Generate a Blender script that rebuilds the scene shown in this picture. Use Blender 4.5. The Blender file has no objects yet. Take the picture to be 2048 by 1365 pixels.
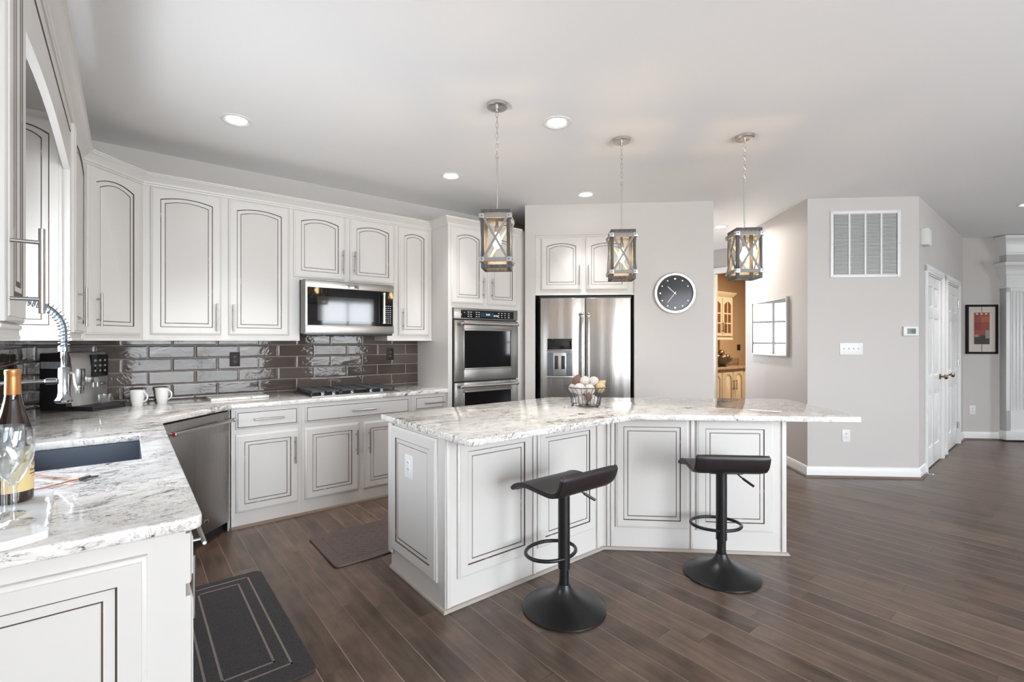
import bpy, bmesh, math, random
from mathutils import Vector, Matrix
random.seed(7)
sc = bpy.context.scene
col = sc.collection
PI = math.pi

# ------------------------------------------------------------------ camera, sky, exposure
CAMZ = 1.37
VIEW = math.radians(51.29)            # viewing direction measured from +X
cam_d = bpy.data.cameras.new('camera'); cam = bpy.data.objects.new('camera', cam_d); col.objects.link(cam)
cam_d.sensor_fit = 'HORIZONTAL'; cam_d.sensor_width = 36.0; cam_d.lens = 961.0 / 2048.0 * 36.0
cam_d.clip_start = 0.05; cam_d.clip_end = 200
cam.location = (0, 0, CAMZ); cam.rotation_euler = (PI / 2, 0, VIEW - PI / 2)
sc.camera = cam

world = bpy.data.worlds.new('sky'); sc.world = world; world.use_nodes = True
wn = world.node_tree; wn.nodes.clear()
wo = wn.nodes.new('ShaderNodeOutputWorld'); wb = wn.nodes.new('ShaderNodeBackground')
wt = wn.nodes.new('ShaderNodeTexCoord'); ws = wn.nodes.new('ShaderNodeSeparateXYZ'); wr = wn.nodes.new('ShaderNodeValToRGB')
wm = wn.nodes.new('ShaderNodeMath'); wm.operation = 'MULTIPLY_ADD'; wm.inputs[1].default_value = 0.5; wm.inputs[2].default_value = 0.5
wn.links.new(wt.outputs['Generated'], ws.inputs[0]); wn.links.new(ws.outputs['Z'], wm.inputs[0]); wn.links.new(wm.outputs[0], wr.inputs[0])
wn.links.new(wr.outputs[0], wb.inputs[0]); wn.links.new(wb.outputs[0], wo.inputs[0])
e = wr.color_ramp.elements
e[0].position = 0.0; e[0].color = (1.84, 1.90, 2.02, 1)          # lower hemisphere brightened to throw light up at the ceiling
e[1].position = 1.0; e[1].color = (0.95, 1.10, 1.32, 1)
for pos_, c_ in ((0.33, (1.74, 1.80, 1.92)), (0.41, (0.97, 1.02, 1.07)), (0.495, (0.97, 1.02, 1.07)), (0.512, (1.45, 1.52, 1.62)), (0.75, (1.24, 1.36, 1.54))):
    k = wr.color_ramp.elements.new(pos_); k.color = c_ + (1,)
wb.inputs[1].default_value = 7.2

sc.view_settings.view_transform = 'Standard'; sc.view_settings.look = 'None'
sc.view_settings.exposure = 0.83; sc.view_settings.gamma = 1.0; sc.view_settings.use_curve_mapping = False
cy = sc.cycles
cy.use_denoising = True; cy.max_bounces = 10; cy.diffuse_bounces = 6; cy.glossy_bounces = 5
cy.transmission_bounces = 8; cy.transparent_max_bounces = 12
cy.caustics_reflective = False; cy.caustics_refractive = False; cy.sample_clamp_indirect = 6.0

# window openings (built in the walls further down); the sky enters through them
ZC = 2.81
REAR_Y = -4.2; LEFT_X = -0.53
REAR_WIN = [(0.0, 2.75, 0.06, 2.66), (3.8, 5.2, 0.55, 2.42), (9.4, 10.6, 0.9, 2.2)]  # last opening is invented to bring light to the far right
SINK_WIN = (1.86, 3.04, 1.08, 1.80)
HALL_WIN = (6.24, 7.20, 0.98, 2.04)
def portal(name, loc, rot, sx, sz):
    l = bpy.data.lights.new(name, 'AREA'); l.shape = 'RECTANGLE'; l.size = sx; l.size_y = sz; l.energy = 1.0
    l.cycles.is_portal = True
    o = bpy.data.objects.new(name, l); col.objects.link(o); o.location = loc; o.rotation_euler = rot
for (x0, x1, z0, z1) in REAR_WIN:
    portal('daylight_portal', ((x0 + x1) / 2, REAR_Y - 0.14, (z0 + z1) / 2), (PI / 2, 0, 0), x1 - x0, z1 - z0)
portal('daylight_portal', (LEFT_X - 0.14, (SINK_WIN[0] + SINK_WIN[1]) / 2, (SINK_WIN[2] + SINK_WIN[3]) / 2), (PI / 2, 0, -PI / 2), SINK_WIN[1] - SINK_WIN[0], SINK_WIN[3] - SINK_WIN[2])
portal('daylight_portal', ((HALL_WIN[0] + HALL_WIN[1]) / 2, 5.06, (HALL_WIN[2] + HALL_WIN[3]) / 2), (PI / 2, 0, PI), HALL_WIN[1] - HALL_WIN[0], HALL_WIN[3] - HALL_WIN[2])

# ------------------------------------------------------------------ frames of the plan
OM = math.radians(-43.31)                       # the walls set at 45 degrees to the cooktop wall
U = Vector((math.cos(OM), math.sin(OM))); V = Vector((-U.y, U.x))

# ------------------------------------------------------------------ node helpers
class NT:
    def __init__(s, name):
        s.m = bpy.data.materials.new(name); s.m.use_nodes = True; s.t = s.m.node_tree; s.t.nodes.clear()
        s.out = s.t.nodes.new('ShaderNodeOutputMaterial')
    def n(s, typ, props=None, **ins):
        nd = s.t.nodes.new(typ)
        for a, b in (props or {}).items(): setattr(nd, a, b)
        for a, b in ins.items():
            key = int(a[1:]) if a[0] == 'i' and a[1:].isdigit() else a.replace('_', ' ')
            s.put(nd.inputs[key], b)
        return nd
    def put(s, sock, v):
        if isinstance(v, bpy.types.NodeSocket): s.t.links.new(v, sock)
        elif isinstance(v, bpy.types.Node): s.t.links.new(v.outputs[0], sock)
        else:
            if isinstance(v, (tuple, list)) and sock.type == 'RGBA' and len(v) == 3: v = tuple(v) + (1,)
            sock.default_value = v
    def math(s, op, a, b=None, c=None):
        nd = s.n('ShaderNodeMath', {'operation': op}); s.put(nd.inputs[0], a)
        if b is not None: s.put(nd.inputs[1], b)
        if c is not None: s.put(nd.inputs[2], c)
        return nd.outputs[0]
    def mix(s, f, a, b):
        nd = s.n('ShaderNodeMix', {'data_type': 'RGBA'}); s.put(nd.inputs[0], f); s.put(nd.inputs[6], a); s.put(nd.inputs[7], b)
        return nd.outputs[2]
    def ramp(s, f, stops):
        nd = s.n('ShaderNodeValToRGB'); s.put(nd.inputs[0], f); el = nd.color_ramp.elements
        while len(el) < len(stops): el.new(0.5)
        for x, (p, c) in zip(el, stops):
            x.position = p; x.color = (c, c, c, 1) if not isinstance(c, (tuple, list)) else tuple(c) + (1,)
        return nd.outputs[0]
    def coord(s, scale=(1, 1, 1), rot=(0, 0, 0), loc=(0, 0, 0)):
        tc = s.n('ShaderNodeTexCoord'); mp = s.n('ShaderNodeMapping')
        s.t.links.new(tc.outputs['Object'], mp.inputs[0])
        mp.inputs['Scale'].default_value = scale; mp.inputs['Rotation'].default_value = rot; mp.inputs['Location'].default_value = loc
        return mp.outputs[0]
    def noise(s, vec, scale, detail=4, rough=0.5, dist=0.0):
        return s.n('ShaderNodeTexNoise', Vector=vec, Scale=scale, Detail=detail, Roughness=rough, Distortion=dist).outputs[0]
    def bump(s, h, strength=0.2, dist=0.01):
        return s.n('ShaderNodeBump', Height=h, Strength=strength, Distance=dist).outputs[0]
    def bsdf(s, **ins):
        b = s.n('ShaderNodeBsdfPrincipled', None, **ins); s.t.links.new(b.outputs[0], s.out.inputs[0]); return b
    def emit(s, c, st):
        b = s.n('ShaderNodeEmission', None, Color=c, Strength=st); s.t.links.new(b.outputs[0], s.out.inputs[0])

def plain(name, c, rough=0.5, metal=0.0, bumps=None, spec=0.5, coat=0.0):
    g = NT(name); kw = dict(Base_Color=c, Roughness=rough, Metallic=metal, Specular_IOR_Level=spec, Coat_Weight=coat)
    b = g.bsdf(**kw)
    if bumps: g.put(b.inputs['Normal'], g.bump(g.noise(g.coord(), bumps[0], 3), bumps[1], bumps[2]))
    return g.m
def brushed(name, c, rough=0.25, axis=2, streak=160, wave=None, fine=0.15):
    g = NT(name); s = [streak] * 3; s[axis] = 1.5
    n = g.noise(g.coord(tuple(s)), 1.0, 3)
    r = g.math('MULTIPLY_ADD', n, 0.18, rough - 0.09)
    b = g.bsdf(Base_Color=c, Metallic=1.0, Roughness=r)
    h = g.math('MULTIPLY', n, fine)
    if wave:
        s2 = [wave[0]] * 3; s2[axis] = wave[0] * 0.06
        h = g.math('ADD', h, g.math('MULTIPLY', g.noise(g.coord(tuple(s2)), 1.0, 1), wave[1]))
    g.put(b.inputs['Normal'], g.bump(h, 0.5, 0.004))
    return g.m
def glass(name, tint=(0.97, 0.985, 0.98), gloss=0.12, rough=0.0):
    g = NT(name)
    t = g.n('ShaderNodeBsdfTransparent', None, Color=tint); gl = g.n('ShaderNodeBsdfGlossy', None, Color=(1, 1, 1), Roughness=rough)
    lw = g.n('ShaderNodeLayerWeight', None, Blend=0.35)
    f = g.math('MULTIPLY_ADD', lw.outputs['Facing'], 0.55, gloss * 0.4)
    mx = g.n('ShaderNodeMixShader'); g.put(mx.inputs[0], f); g.t.links.new(t.outputs[0], mx.inputs[1]); g.t.links.new(gl.outputs[0], mx.inputs[2])
    g.t.links.new(mx.outputs[0], g.out.inputs[0]); return g.m

MT = {}
MT['paint'] = plain('cabinet_paint', (0.655, 0.632, 0.605), 0.33, bumps=(90, 0.05, 0.002))
MT['crown'] = MT['paint']
def mk_glaze():
    g = NT('brown_glaze')
    n = g.noise(g.coord((9, 9, 9)), 1.0, 4, 0.7)
    f = g.ramp(n, [(0.28, 0.0), (0.40, 1.0)])
    c = g.mix(f, (0.42, 0.37, 0.33), (0.075, 0.045, 0.032))
    g.bsdf(Base_Color=c, Roughness=0.55); return g.m
MT['glaze'] = mk_glaze()
MT['wall'] = plain('greige_wall_paint', (0.585, 0.556, 0.532), 0.6, bumps=(220, 0.08, 0.002))
MT['wall_warm'] = plain('tan_dining_paint', (0.55, 0.40, 0.27), 0.6, bumps=(220, 0.08, 0.002))
MT['ceiling'] = plain('ceiling_paint', (0.88, 0.88, 0.88), 0.7, bumps=(160, 0.08, 0.002))
MT['trim'] = plain('white_trim_paint', (0.83, 0.83, 0.82), 0.3)
MT['white'] = plain('white_plastic', (0.80, 0.80, 0.79), 0.35)
MT['dark_slot'] = plain('dark_slot', (0.04, 0.04, 0.04), 0.6)
MT['shoe'] = plain('brown_shoe_wood', (0.16, 0.11, 0.08), 0.5)
MT['shoe_grey'] = plain('greyed_shoe_wood', (0.36, 0.32, 0.28), 0.5)
MT['black'] = plain('satin_black', (0.02, 0.02, 0.022), 0.35)
MT['black_gloss'] = plain('black_glass', (0.008, 0.008, 0.009), 0.04, spec=0.5)
MT['iron'] = plain('cast_iron', (0.045, 0.048, 0.055), 0.5, bumps=(300, 0.2, 0.002))
MT['chrome'] = plain('chrome', (0.36, 0.37, 0.39), 0.13, 1.0)
MT['nickel'] = plain('brushed_nickel', (0.60, 0.58, 0.55), 0.27, 1.0)
MT['pewter'] = plain('dark_pull_metal', (0.42, 0.40, 0.385), 0.30, 1.0)
MT['steel'] = brushed('stainless_steel', (0.30, 0.285, 0.27), 0.33, axis=0)
MT['steel_v'] = brushed('stainless_fridge', (0.37, 0.352, 0.335), 0.30, axis=2, wave=(6.5, 9.0), fine=0.03)
MT['steel_dw'] = brushed('dark_stainless', (0.36, 0.345, 0.335), 0.30, axis=2)
MT['stool_metal'] = plain('dark_bronze_metal', (0.030, 0.029, 0.030), 0.32, 0.6)
MT['leather'] = plain('dark_brown_leather', (0.020, 0.0145, 0.0155), 0.40, bumps=(240, 0.12, 0.002))
MT['ceramic'] = plain('white_ceramic', (0.84, 0.83, 0.81), 0.12)
MT['red'] = plain('red_enamel', (0.45, 0.02, 0.025), 0.3)
MT['glass'] = glass('clear_glass')
MT['pane'] = glass('window_pane', (0.99, 0.995, 0.99), 0.05)
MT['cord'] = plain('white_cord', (0.75, 0.75, 0.74), 0.4)
MT['copper'] = plain('copper_wire', (0.75, 0.36, 0.22), 0.25, 1.0)
MT['bottle'] = plain('dark_bottle_glass', (0.025, 0.012, 0.008), 0.05, spec=0.8)
MT['foil'] = plain('copper_foil', (0.55, 0.24, 0.085), 0.32, 0.55)
MT['label'] = plain('cream_label', (0.72, 0.55, 0.27), 0.5)
MT['ink'] = plain('dark_ink', (0.06, 0.05, 0.045), 0.6)
MT['sink'] = plain('blue_grey_composite', (0.085, 0.10, 0.125), 0.42, bumps=(400, 0.15, 0.002))
MT['silver'] = plain('silver_plastic', (0.47, 0.46, 0.45), 0.28, 0.85)
MT['wicker_brown'] = plain('brown_husk', (0.15, 0.075, 0.06), 0.7, bumps=(120, 0.6, 0.004))
MT['tan_husk'] = plain('tan_husk', (0.52, 0.38, 0.20), 0.7, bumps=(160, 0.6, 0.003))
MT['mirror'] = plain('mirror_glass', (0.93, 0.94, 0.94), 0.0, 1.0)
MT['brass'] = plain('antique_brass', (0.24, 0.18, 0.13), 0.25, 1.0)
MT['bronze'] = plain('bronze_ball', (0.52, 0.40, 0.30), 0.14, 1.0)
MT['muntin_grey'] = plain('light_grey_muntin', (0.50, 0.52, 0.54), 0.5)
MT['matte_grey'] = plain('grey_muntin', (0.36, 0.38, 0.40), 0.4)
MT['beige'] = plain('beige_mat_board', (0.62, 0.55, 0.48), 0.7)
MT['dining_paint'] = plain('cream_cabinet_paint', (0.66, 0.56, 0.42), 0.4)
MT['brown_glass'] = plain('brown_cabinet_glass', (0.16, 0.075, 0.035), 0.08)
MT['bowl_green'] = plain('green_stone_bowl', (0.10, 0.11, 0.075), 0.35, bumps=(40, 0.3, 0.004))
def emitter(name, c, st):
    g = NT(name); g.emit(c, st); return g.m
MT['can_glow'] = emitter('lamp_lens', (1.0, 0.97, 0.92), 9.0)
MT['bulb'] = emitter('warm_bulb', (1.0, 0.72, 0.36), 14.0)
MT['lcd'] = emitter('blue_display', (0.45, 0.65, 0.9), 1.0)

def mk_wood_floor():
    g = NT('dark_plank_floor')
    W, LEN = 0.1275, 0.90
    tc = g.n('ShaderNodeTexCoord'); sp = g.n('ShaderNodeSeparateXYZ'); g.t.links.new(tc.outputs['Object'], sp.inputs[0])
    x, y = sp.outputs[0], sp.outputs[1]
    u = g.math('DIVIDE', g.math('ADD', x, 20.0 - 0.98 + 0.0), W)
    row = g.math('FLOOR', u); fu = g.math('FRACT', u)
    r1 = g.n('ShaderNodeTexWhiteNoise', {'noise_dimensions': '1D'}); g.put(r1.inputs['W'], row)
    v = g.math('ADD', g.math('DIVIDE', g.math('ADD', y, 20.0), LEN), g.math('MULTIPLY', r1.outputs[0], 7.3))
    pl = g.math('FLOOR', v); fv = g.math('FRACT', v)
    cb = g.n('ShaderNodeCombineXYZ'); g.put(cb.inputs[0], row); g.put(cb.inputs[1], pl)
    r2 = g.n('ShaderNodeTexWhiteNoise', {'noise_dimensions': '2D'}); g.put(r2.inputs['Vector'], cb.outputs[0])
    # grain, moved per plank
    cb2 = g.n('ShaderNodeCombineXYZ'); g.put(cb2.inputs[0], g.math('MULTIPLY', x, 26.0)); g.put(cb2.inputs[1], g.math('MULTIPLY', y, 2.2)); g.put(cb2.inputs[2], g.math('MULTIPLY', r2.outputs[0], 40.0))
    gr = g.noise(cb2.outputs[0], 1.0, 6, 0.62, 0.6)
    cb3 = g.n('ShaderNodeCombineXYZ'); g.put(cb3.inputs[0], g.math('MULTIPLY', x, 7.0)); g.put(cb3.inputs[1], g.math('MULTIPLY', y, 5.0)); g.put(cb3.inputs[2], g.math('MULTIPLY', r2.outputs[0], 40.0))
    bl = g.noise(cb3.outputs[0], 1.0, 3, 0.55, 0.3)
    t = g.math('ADD', g.math('MULTIPLY', gr, 0.5), g.math('ADD', g.math('MULTIPLY', bl, 0.45), g.math('MULTIPLY', g.math('SUBTRACT', r2.outputs[0], 0.5), 0.13)))
    c = g.ramp(t, [(0.30, (0.046, 0.029, 0.020)), (0.50, (0.112, 0.074, 0.053)), (0.72, (0.200, 0.137, 0.100))])
    # long seams get a painted pale bevel highlight, butt joints are dark
    du = g.math('MULTIPLY', g.math('MINIMUM', fu, g.math('SUBTRACT', 1.0, fu)), W)
    dv = g.math('MULTIPLY', g.math('MINIMUM', fv, g.math('SUBTRACT', 1.0, fv)), LEN)
    d = g.math('MINIMUM', du, dv)
    seam_glint = g.math('LESS_THAN', du, 0.0013); butt = g.math('LESS_THAN', dv, 0.0011)
    sn = g.ramp(g.noise(g.coord((1.2, 0.5, 1)), 1.0, 2), [(0.40, 0.25), (0.56, 1.0)])
    c = g.mix(g.math('MULTIPLY', seam_glint, sn), c, (0.42, 0.34, 0.27))
    c = g.mix(g.math('MULTIPLY', butt, 0.75), c, (0.020, 0.014, 0.011))
    bev = g.math('MINIMUM', g.math('DIVIDE', d, 0.004), 1.0)
    h = g.math('ADD', bev, g.math('MULTIPLY', gr, 0.35))
    b = g.bsdf(Base_Color=c, Roughness=g.math('MULTIPLY_ADD', bl, 0.16, 0.24), Specular_IOR_Level=0.5)
    g.put(b.inputs['Normal'], g.bump(h, 0.22, 0.003)); return g.m
MT['floor'] = mk_wood_floor()

def mk_granite(name, base, patch, vein, rot=-0.62, gold=(0.42, 0.33, 0.22), amount=1.0):
    g = NT(name)
    n1 = g.noise(g.coord((2.7, 4.6, 4.6), (0, 0, rot)), 1.0, 5, 0.60, 1.4)
    n2 = g.noise(g.coord((5.5, 10.5, 10.0), (0, 0, rot + 0.2), (3, 1, 2)), 1.0, 5, 0.64, 2.0)
    n4 = g.noise(g.coord((11.5, 21.0, 19.0), (0, 0, rot - 0.25), (7, 5, 1)), 1.0, 4, 0.65, 1.6)
    n3 = g.noise(g.coord((85, 85, 85)), 1.0, 3, 0.65)
    big = g.noise(g.coord((1.3, 2.4, 2.0), (0, 0, rot), (0.4, 0.2, 0)), 1.0, 2, 0.5)
    dens = g.math('MULTIPLY', g.math('SUBTRACT', big, 0.5), 0.30)
    m1 = g.math('ADD', n1, dens)
    c = g.mix(g.math('MULTIPLY', g.ramp(n2, [(0.46, 0.0), (0.62, 1.0)]), 0.55), base, patch)
    c = g.mix(g.math('MULTIPLY', g.ramp(n4, [(0.52, 0.0), (0.66, 1.0)]), 0.20), c, gold)
    rid = g.math('ABSOLUTE', g.math('SUBTRACT', n2, 0.50))
    thin = g.math('MULTIPLY', g.ramp(rid, [(0.003, 1.0), (0.014, 0.0)]), g.ramp(m1, [(0.47, 0.0), (0.54, 1.0)]))
    rid2 = g.math('ABSOLUTE', g.math('SUBTRACT', n4, 0.5))
    thin2 = g.math('MULTIPLY', g.math('MULTIPLY', g.ramp(rid2, [(0.0, 1.0), (0.020, 0.0)]), g.ramp(n2, [(0.46, 0.0), (0.56, 1.0)])), 0.75)
    grey = g.math('MULTIPLY', g.ramp(g.math('ADD', m1, g.math('MULTIPLY', g.math('SUBTRACT', n4, 0.5), 0.5)), [(0.60, 0.0), (0.68, 1.0)]), 0.65)
    blot = g.ramp(g.math('ADD', g.math('ADD', n2, g.math('MULTIPLY', dens, 0.8)), g.math('MULTIPLY', g.math('SUBTRACT', n4, 0.5), 0.25)), [(0.650, 0.0), (0.672, 1.0)])
    c = g.mix(g.math('MULTIPLY', grey, amount), c, (0.26, 0.225, 0.20))
    c = g.mix(g.math('MULTIPLY', thin2, amount), c, (0.17, 0.15, 0.14))
    c = g.mix(g.math('MULTIPLY', thin, 0.95 * amount), c, vein)
    c = g.mix(g.math('MULTIPLY', blot, 0.95 * amount), c, vein)
    c = g.mix(g.math('MULTIPLY', g.ramp(n3, [(0.57, 0.0), (0.66, 1.0)]), 0.42 * amount), c, (0.24, 0.23, 0.23))
    b = g.bsdf(Base_Color=c, Roughness=0.06, Specular_IOR_Level=0.5); return g.m
MT['granite'] = mk_granite('white_granite', (0.80, 0.775, 0.745), (0.62, 0.585, 0.54), (0.030, 0.027, 0.030))
MT['marble'] = mk_granite('white_marble', (0.86, 0.86, 0.86), (0.74, 0.74, 0.75), (0.45, 0.44, 0.44), gold=(0.7, 0.7, 0.7), amount=0.12)
MT['granite_brown'] = mk_granite('brown_speckled_granite', (0.50, 0.38, 0.26), (0.24, 0.16, 0.10), (0.05, 0.04, 0.035))

def mk_tile():
    g = NT('glazed_brown_tile')
    TW, TH = 0.303, 0.100
    tc = g.n('ShaderNodeTexCoord'); sp = g.n('ShaderNodeSeparateXYZ'); g.t.links.new(tc.outputs['Object'], sp.inputs[0])
    x = g.math('SUBTRACT', sp.outputs[0], sp.outputs[1]); z = sp.outputs[2]     # runs along both walls
    vz = g.math('DIVIDE', g.math('ADD', z, 9.0 - 0.935 + 0.0), TH); row = g.math('FLOOR', vz); fz = g.math('FRACT', vz)
    odd = g.math('FRACT', g.math('MULTIPLY', row, 0.5))
    ux = g.math('ADD', g.math('DIVIDE', g.math('ADD', x, 30.0 + 4.568 - 0.285 + 0.0), TW), odd)
    cl = g.math('FLOOR', ux); fx = g.math('FRACT', ux)
    d = g.math('MINIMUM', g.math('MULTIPLY', g.math('MINIMUM', fx, g.math('SUBTRACT', 1.0, fx)), TW), g.math('MULTIPLY', g.math('MINIMUM', fz, g.math('SUBTRACT', 1.0, fz)), TH))
    gr = g.math('LESS_THAN', d, 0.0016)
    cb = g.n('ShaderNodeCombineXYZ'); g.put(cb.inputs[0], cl); g.put(cb.inputs[1], row)
    rn = g.n('ShaderNodeTexWhiteNoise', {'noise_dimensions': '2D'}); g.put(rn.inputs['Vector'], cb.outputs[0])
    mott = g.noise(g.coord((6, 6, 14)), 1.0, 4)
    t = g.math('ADD', g.math('MULTIPLY', rn.outputs[0], 0.5), g.math('MULTIPLY', mott, 0.5))
    c = g.ramp(t, [(0.2, (0.062, 0.047, 0.040)), (0.8, (0.120, 0.094, 0.080))])
    c = g.mix(gr, c, (0.40, 0.37, 0.34))
    edge = g.math('MINIMUM', g.math('DIVIDE', d, 0.012), 1.0)
    edge = g.math('POWER', edge, 0.45)
    wav = g.noise(g.coord((6, 6, 12)), 1.0, 3, 0.6, 0.6)
    h = g.math('ADD', g.math('MULTIPLY', edge, 0.9), g.math('MULTIPLY', wav, 0.55))
    b = g.bsdf(Base_Color=c, Roughness=g.math('MULTIPLY_ADD', gr, 0.5, 0.05), Specular_IOR_Level=0.34)
    g.put(b.inputs['Normal'], g.bump(h, 0.42, 0.006)); return g.m
MT['tile'] = mk_tile()

def mk_barnwood():
    g = NT('weathered_grey_wood')
    n = g.noise(g.coord((60, 60, 9)), 1.0, 5, 0.65, 0.5)
    c = g.ramp(n, [(0.30, (0.035, 0.035, 0.037)), (0.55, (0.085, 0.084, 0.083)), (0.75, (0.18, 0.175, 0.165))])
    b = g.bsdf(Base_Color=c, Roughness=0.65); g.put(b.inputs['Normal'], g.bump(n, 0.4, 0.002)); return g.m
MT['barnwood'] = mk_barnwood()
MT['brace'] = plain('grey_washed_brace', (0.23, 0.225, 0.215), 0.55, bumps=(80, 0.2, 0.002))
def mk_mat_pile(name, a, b_):
    g = NT(name); n = g.noise(g.coord((420, 420, 420)), 1.0, 2)
    c = g.ramp(n, [(0.35, a), (0.70, b_)])
    b = g.bsdf(Base_Color=c, Roughness=0.9); g.put(b.inputs['Normal'], g.bump(n, 0.7, 0.003)); return g.m
MT['mat_dark'] = mk_mat_pile('charcoal_mat_pile', (0.012, 0.011, 0.012), (0.070, 0.062, 0.064))
MT['mat_line'] = mk_mat_pile('taupe_mat_line', (0.13, 0.105, 0.095), (0.30, 0.25, 0.225))
def mk_mat2():
    g = NT('embossed_brown_vinyl')
    br = g.n('ShaderNodeTexBrick', {'offset': 0.5}, Vector=g.coord((1, 1, 1), (0, 0, 0.785)), Scale=9.0, Mortar_Size=0.03, Brick_Width=0.9, Row_Height=0.3)
    n = g.noise(g.coord((30, 30, 30)), 1.0, 3)
    c = g.mix(br.outputs['Fac'], g.ramp(n, [(0.3, (0.075, 0.052, 0.048)), (0.7, (0.105, 0.075, 0.068))]), (0.045, 0.03, 0.028))
    b = g.bsdf(Base_Color=c, Roughness=0.5)
    g.put(b.inputs['Normal'], g.bump(g.math('SUBTRACT', 1.0, br.outputs['Fac']), 0.4, 0.003)); return g.m
MT['mat_brown'] = mk_mat2()
MT['mat_edge'] = plain('brown_vinyl_border', (0.085, 0.060, 0.055), 0.48)
def mk_string_ball():
    g = NT('white_woven_string')
    v = g.n('ShaderNodeTexVoronoi', {'feature': 'DISTANCE_TO_EDGE'}, Vector=g.coord((1, 1, 1)), Scale=120.0)
    f = g.ramp(v.outputs[0], [(0.05, 1.0), (0.14, 0.0)])
    c = g.mix(f, (0.50, 0.45, 0.39), (0.84, 0.81, 0.76))
    b = g.bsdf(Base_Color=c, Roughness=0.7); g.put(b.inputs['Normal'], g.bump(f, 0.8, 0.004)); return g.m
MT['string'] = mk_string_ball()

# ------------------------------------------------------------------ mesh helpers
def axis_mat(p0, p1):
    p0, p1 = Vector(p0), Vector(p1); d = p1 - p0
    return Matrix.Translation(p0) @ d.to_track_quat('Z', 'Y').to_matrix().to_4x4(), d.length
class M:
    def __init__(s): s.bm = bmesh.new()
    def _add(s, t, mi=0, mtx=None):
        if mtx is not None: bmesh.ops.transform(t, matrix=mtx, verts=t.verts)
        for f in t.faces: f.material_index = mi
        me = bpy.data.meshes.new('tmp'); t.to_mesh(me); t.free(); s.bm.from_mesh(me); bpy.data.meshes.remove(me); return s
    def box(s, x0, x1, y0, y1, z0, z1, b=0.0, mi=0, mtx=None, seg=2):
        t = bmesh.new(); bmesh.ops.create_cube(t, size=1.0)
        for v in t.verts: v.co = Vector(((x0 + x1) / 2 + v.co.x * (x1 - x0), (y0 + y1) / 2 + v.co.y * (y1 - y0), (z0 + z1) / 2 + v.co.z * (z1 - z0)))
        if b: bmesh.ops.bevel(t, geom=list(t.edges), offset=min(b, 0.49 * min(abs(x1 - x0), abs(y1 - y0), abs(z1 - z0))), segments=seg, affect='EDGES', profile=0.6)
        return s._add(t, mi, mtx)
    def lathe(s, prof, seg=24, mi=0, mtx=None, loc=None, squash=(1, 1)):
        t = bmesh.new(); rings = []
        for r, z in prof:
            if r < 1e-5: rings.append([t.verts.new((0, 0, z))])
            else: rings.append([t.verts.new((r * math.cos(2 * PI * k / seg) * squash[0], r * math.sin(2 * PI * k / seg) * squash[1], z)) for k in range(seg)])
        for a, b in zip(rings, rings[1:]):
            for k in range(seg):
                q = (k + 1) % seg
                if len(a) == 1 and len(b) == 1: continue
                if len(a) == 1: t.faces.new((a[0], b[k], b[q]))
                elif len(b) == 1: t.faces.new((a[k], a[q], b[0]))
                else: t.faces.new((a[k], a[q], b[q], b[k]))
        for rg in (rings[0], rings[-1]):
            if len(rg) > 2: t.faces.new(rg)
        if loc is not None: mtx = Matrix.Translation(loc) @ (mtx or Matrix.Identity(4))
        return s._add(t, mi, mtx)
    def cyl(s, p0, p1, r, seg=14, mi=0, b=0.0, r1=None):
        mt, L = axis_mat(p0, p1); r1 = r if r1 is None else r1
        pr = [(r, 0), (r1, L)] if not b else [(r - b, 0), (r, b), (r1, L - b), (r1 - b, L)]
        return s.lathe(pr, seg, mi, mt)
    def sphere(s, c, r, mi=0, seg=20, rings=12, sc=(1, 1, 1)):
        t = bmesh.new(); bmesh.ops.create_uvsphere(t, u_segments=seg, v_segments=rings, radius=r)
        return s._add(t, mi, Matrix.Translation(c) @ Matrix.Diagonal((sc[0], sc[1], sc[2], 1)))
    def tube(s, path, r, seg=8, closed=False, mi=0):
        P = [Vector(p) for p in path]; n = len(P); t = bmesh.new(); rings = []
        nrm = None
        for i in range(n):
            a = P[(i - 1) % n] if (closed or i) else P[0]; b = P[(i + 1) % n] if (closed or i < n - 1) else P[-1]
            d = (b - a).normalized()
            if nrm is None:
                ref = Vector((0, 0, 1)) if abs(d.z) < 0.9 else Vector((1, 0, 0))
                nrm = (ref - d * ref.dot(d)).normalized()
            else:
                nrm = nrm - d * nrm.dot(d)
                nrm = nrm.normalized() if nrm.length > 1e-6 else d.orthogonal().normalized()
            bi = d.cross(nrm)
            rr = r[i] if isinstance(r, (list, tuple)) else r
            rings.append([t.verts.new(P[i] + nrm * rr * math.cos(2 * PI * k / seg) + bi * rr * math.sin(2 * PI * k / seg)) for k in range(seg)])
        for i in range(n if closed else n - 1):
            a, b = rings[i], rings[(i + 1) % n]
            off = 0
            if closed and i == n - 1:
                off = min(range(seg), key=lambda o: (a[0].co - b[o].co).length)
            for k in range(seg): t.faces.new((a[k], a[(k + 1) % seg], b[(k + 1 + off) % seg], b[(k + off) % seg]))
        if not closed: t.faces.new(rings[0]); t.faces.new(rings[-1])
        return s._add(t, mi)
    def prism(s, poly, z0, z1, mi=0, b=0.0, hole=None, mtx=None):
        t = bmesh.new()
        if hole is None:
            lo = [t.verts.new((p[0], p[1], z0)) for p in poly]; hi = [t.verts.new((p[0], p[1], z1)) for p in poly]
            n = len(poly); t.faces.new(lo); t.faces.new(hi)
            for k in range(n): t.faces.new((lo[k], lo[(k + 1) % n], hi[(k + 1) % n], hi[k]))
            if b:
                bmesh.ops.recalc_face_normals(t, faces=list(t.faces))
                ed = [e for e in t.edges if abs(e.verts[0].co.z - e.verts[1].co.z) < 1e-6]
                bmesh.ops.bevel(t, geom=ed, offset=b, segments=3, affect='EDGES', profile=0.6)
        return s._add(t, mi, mtx)
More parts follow.
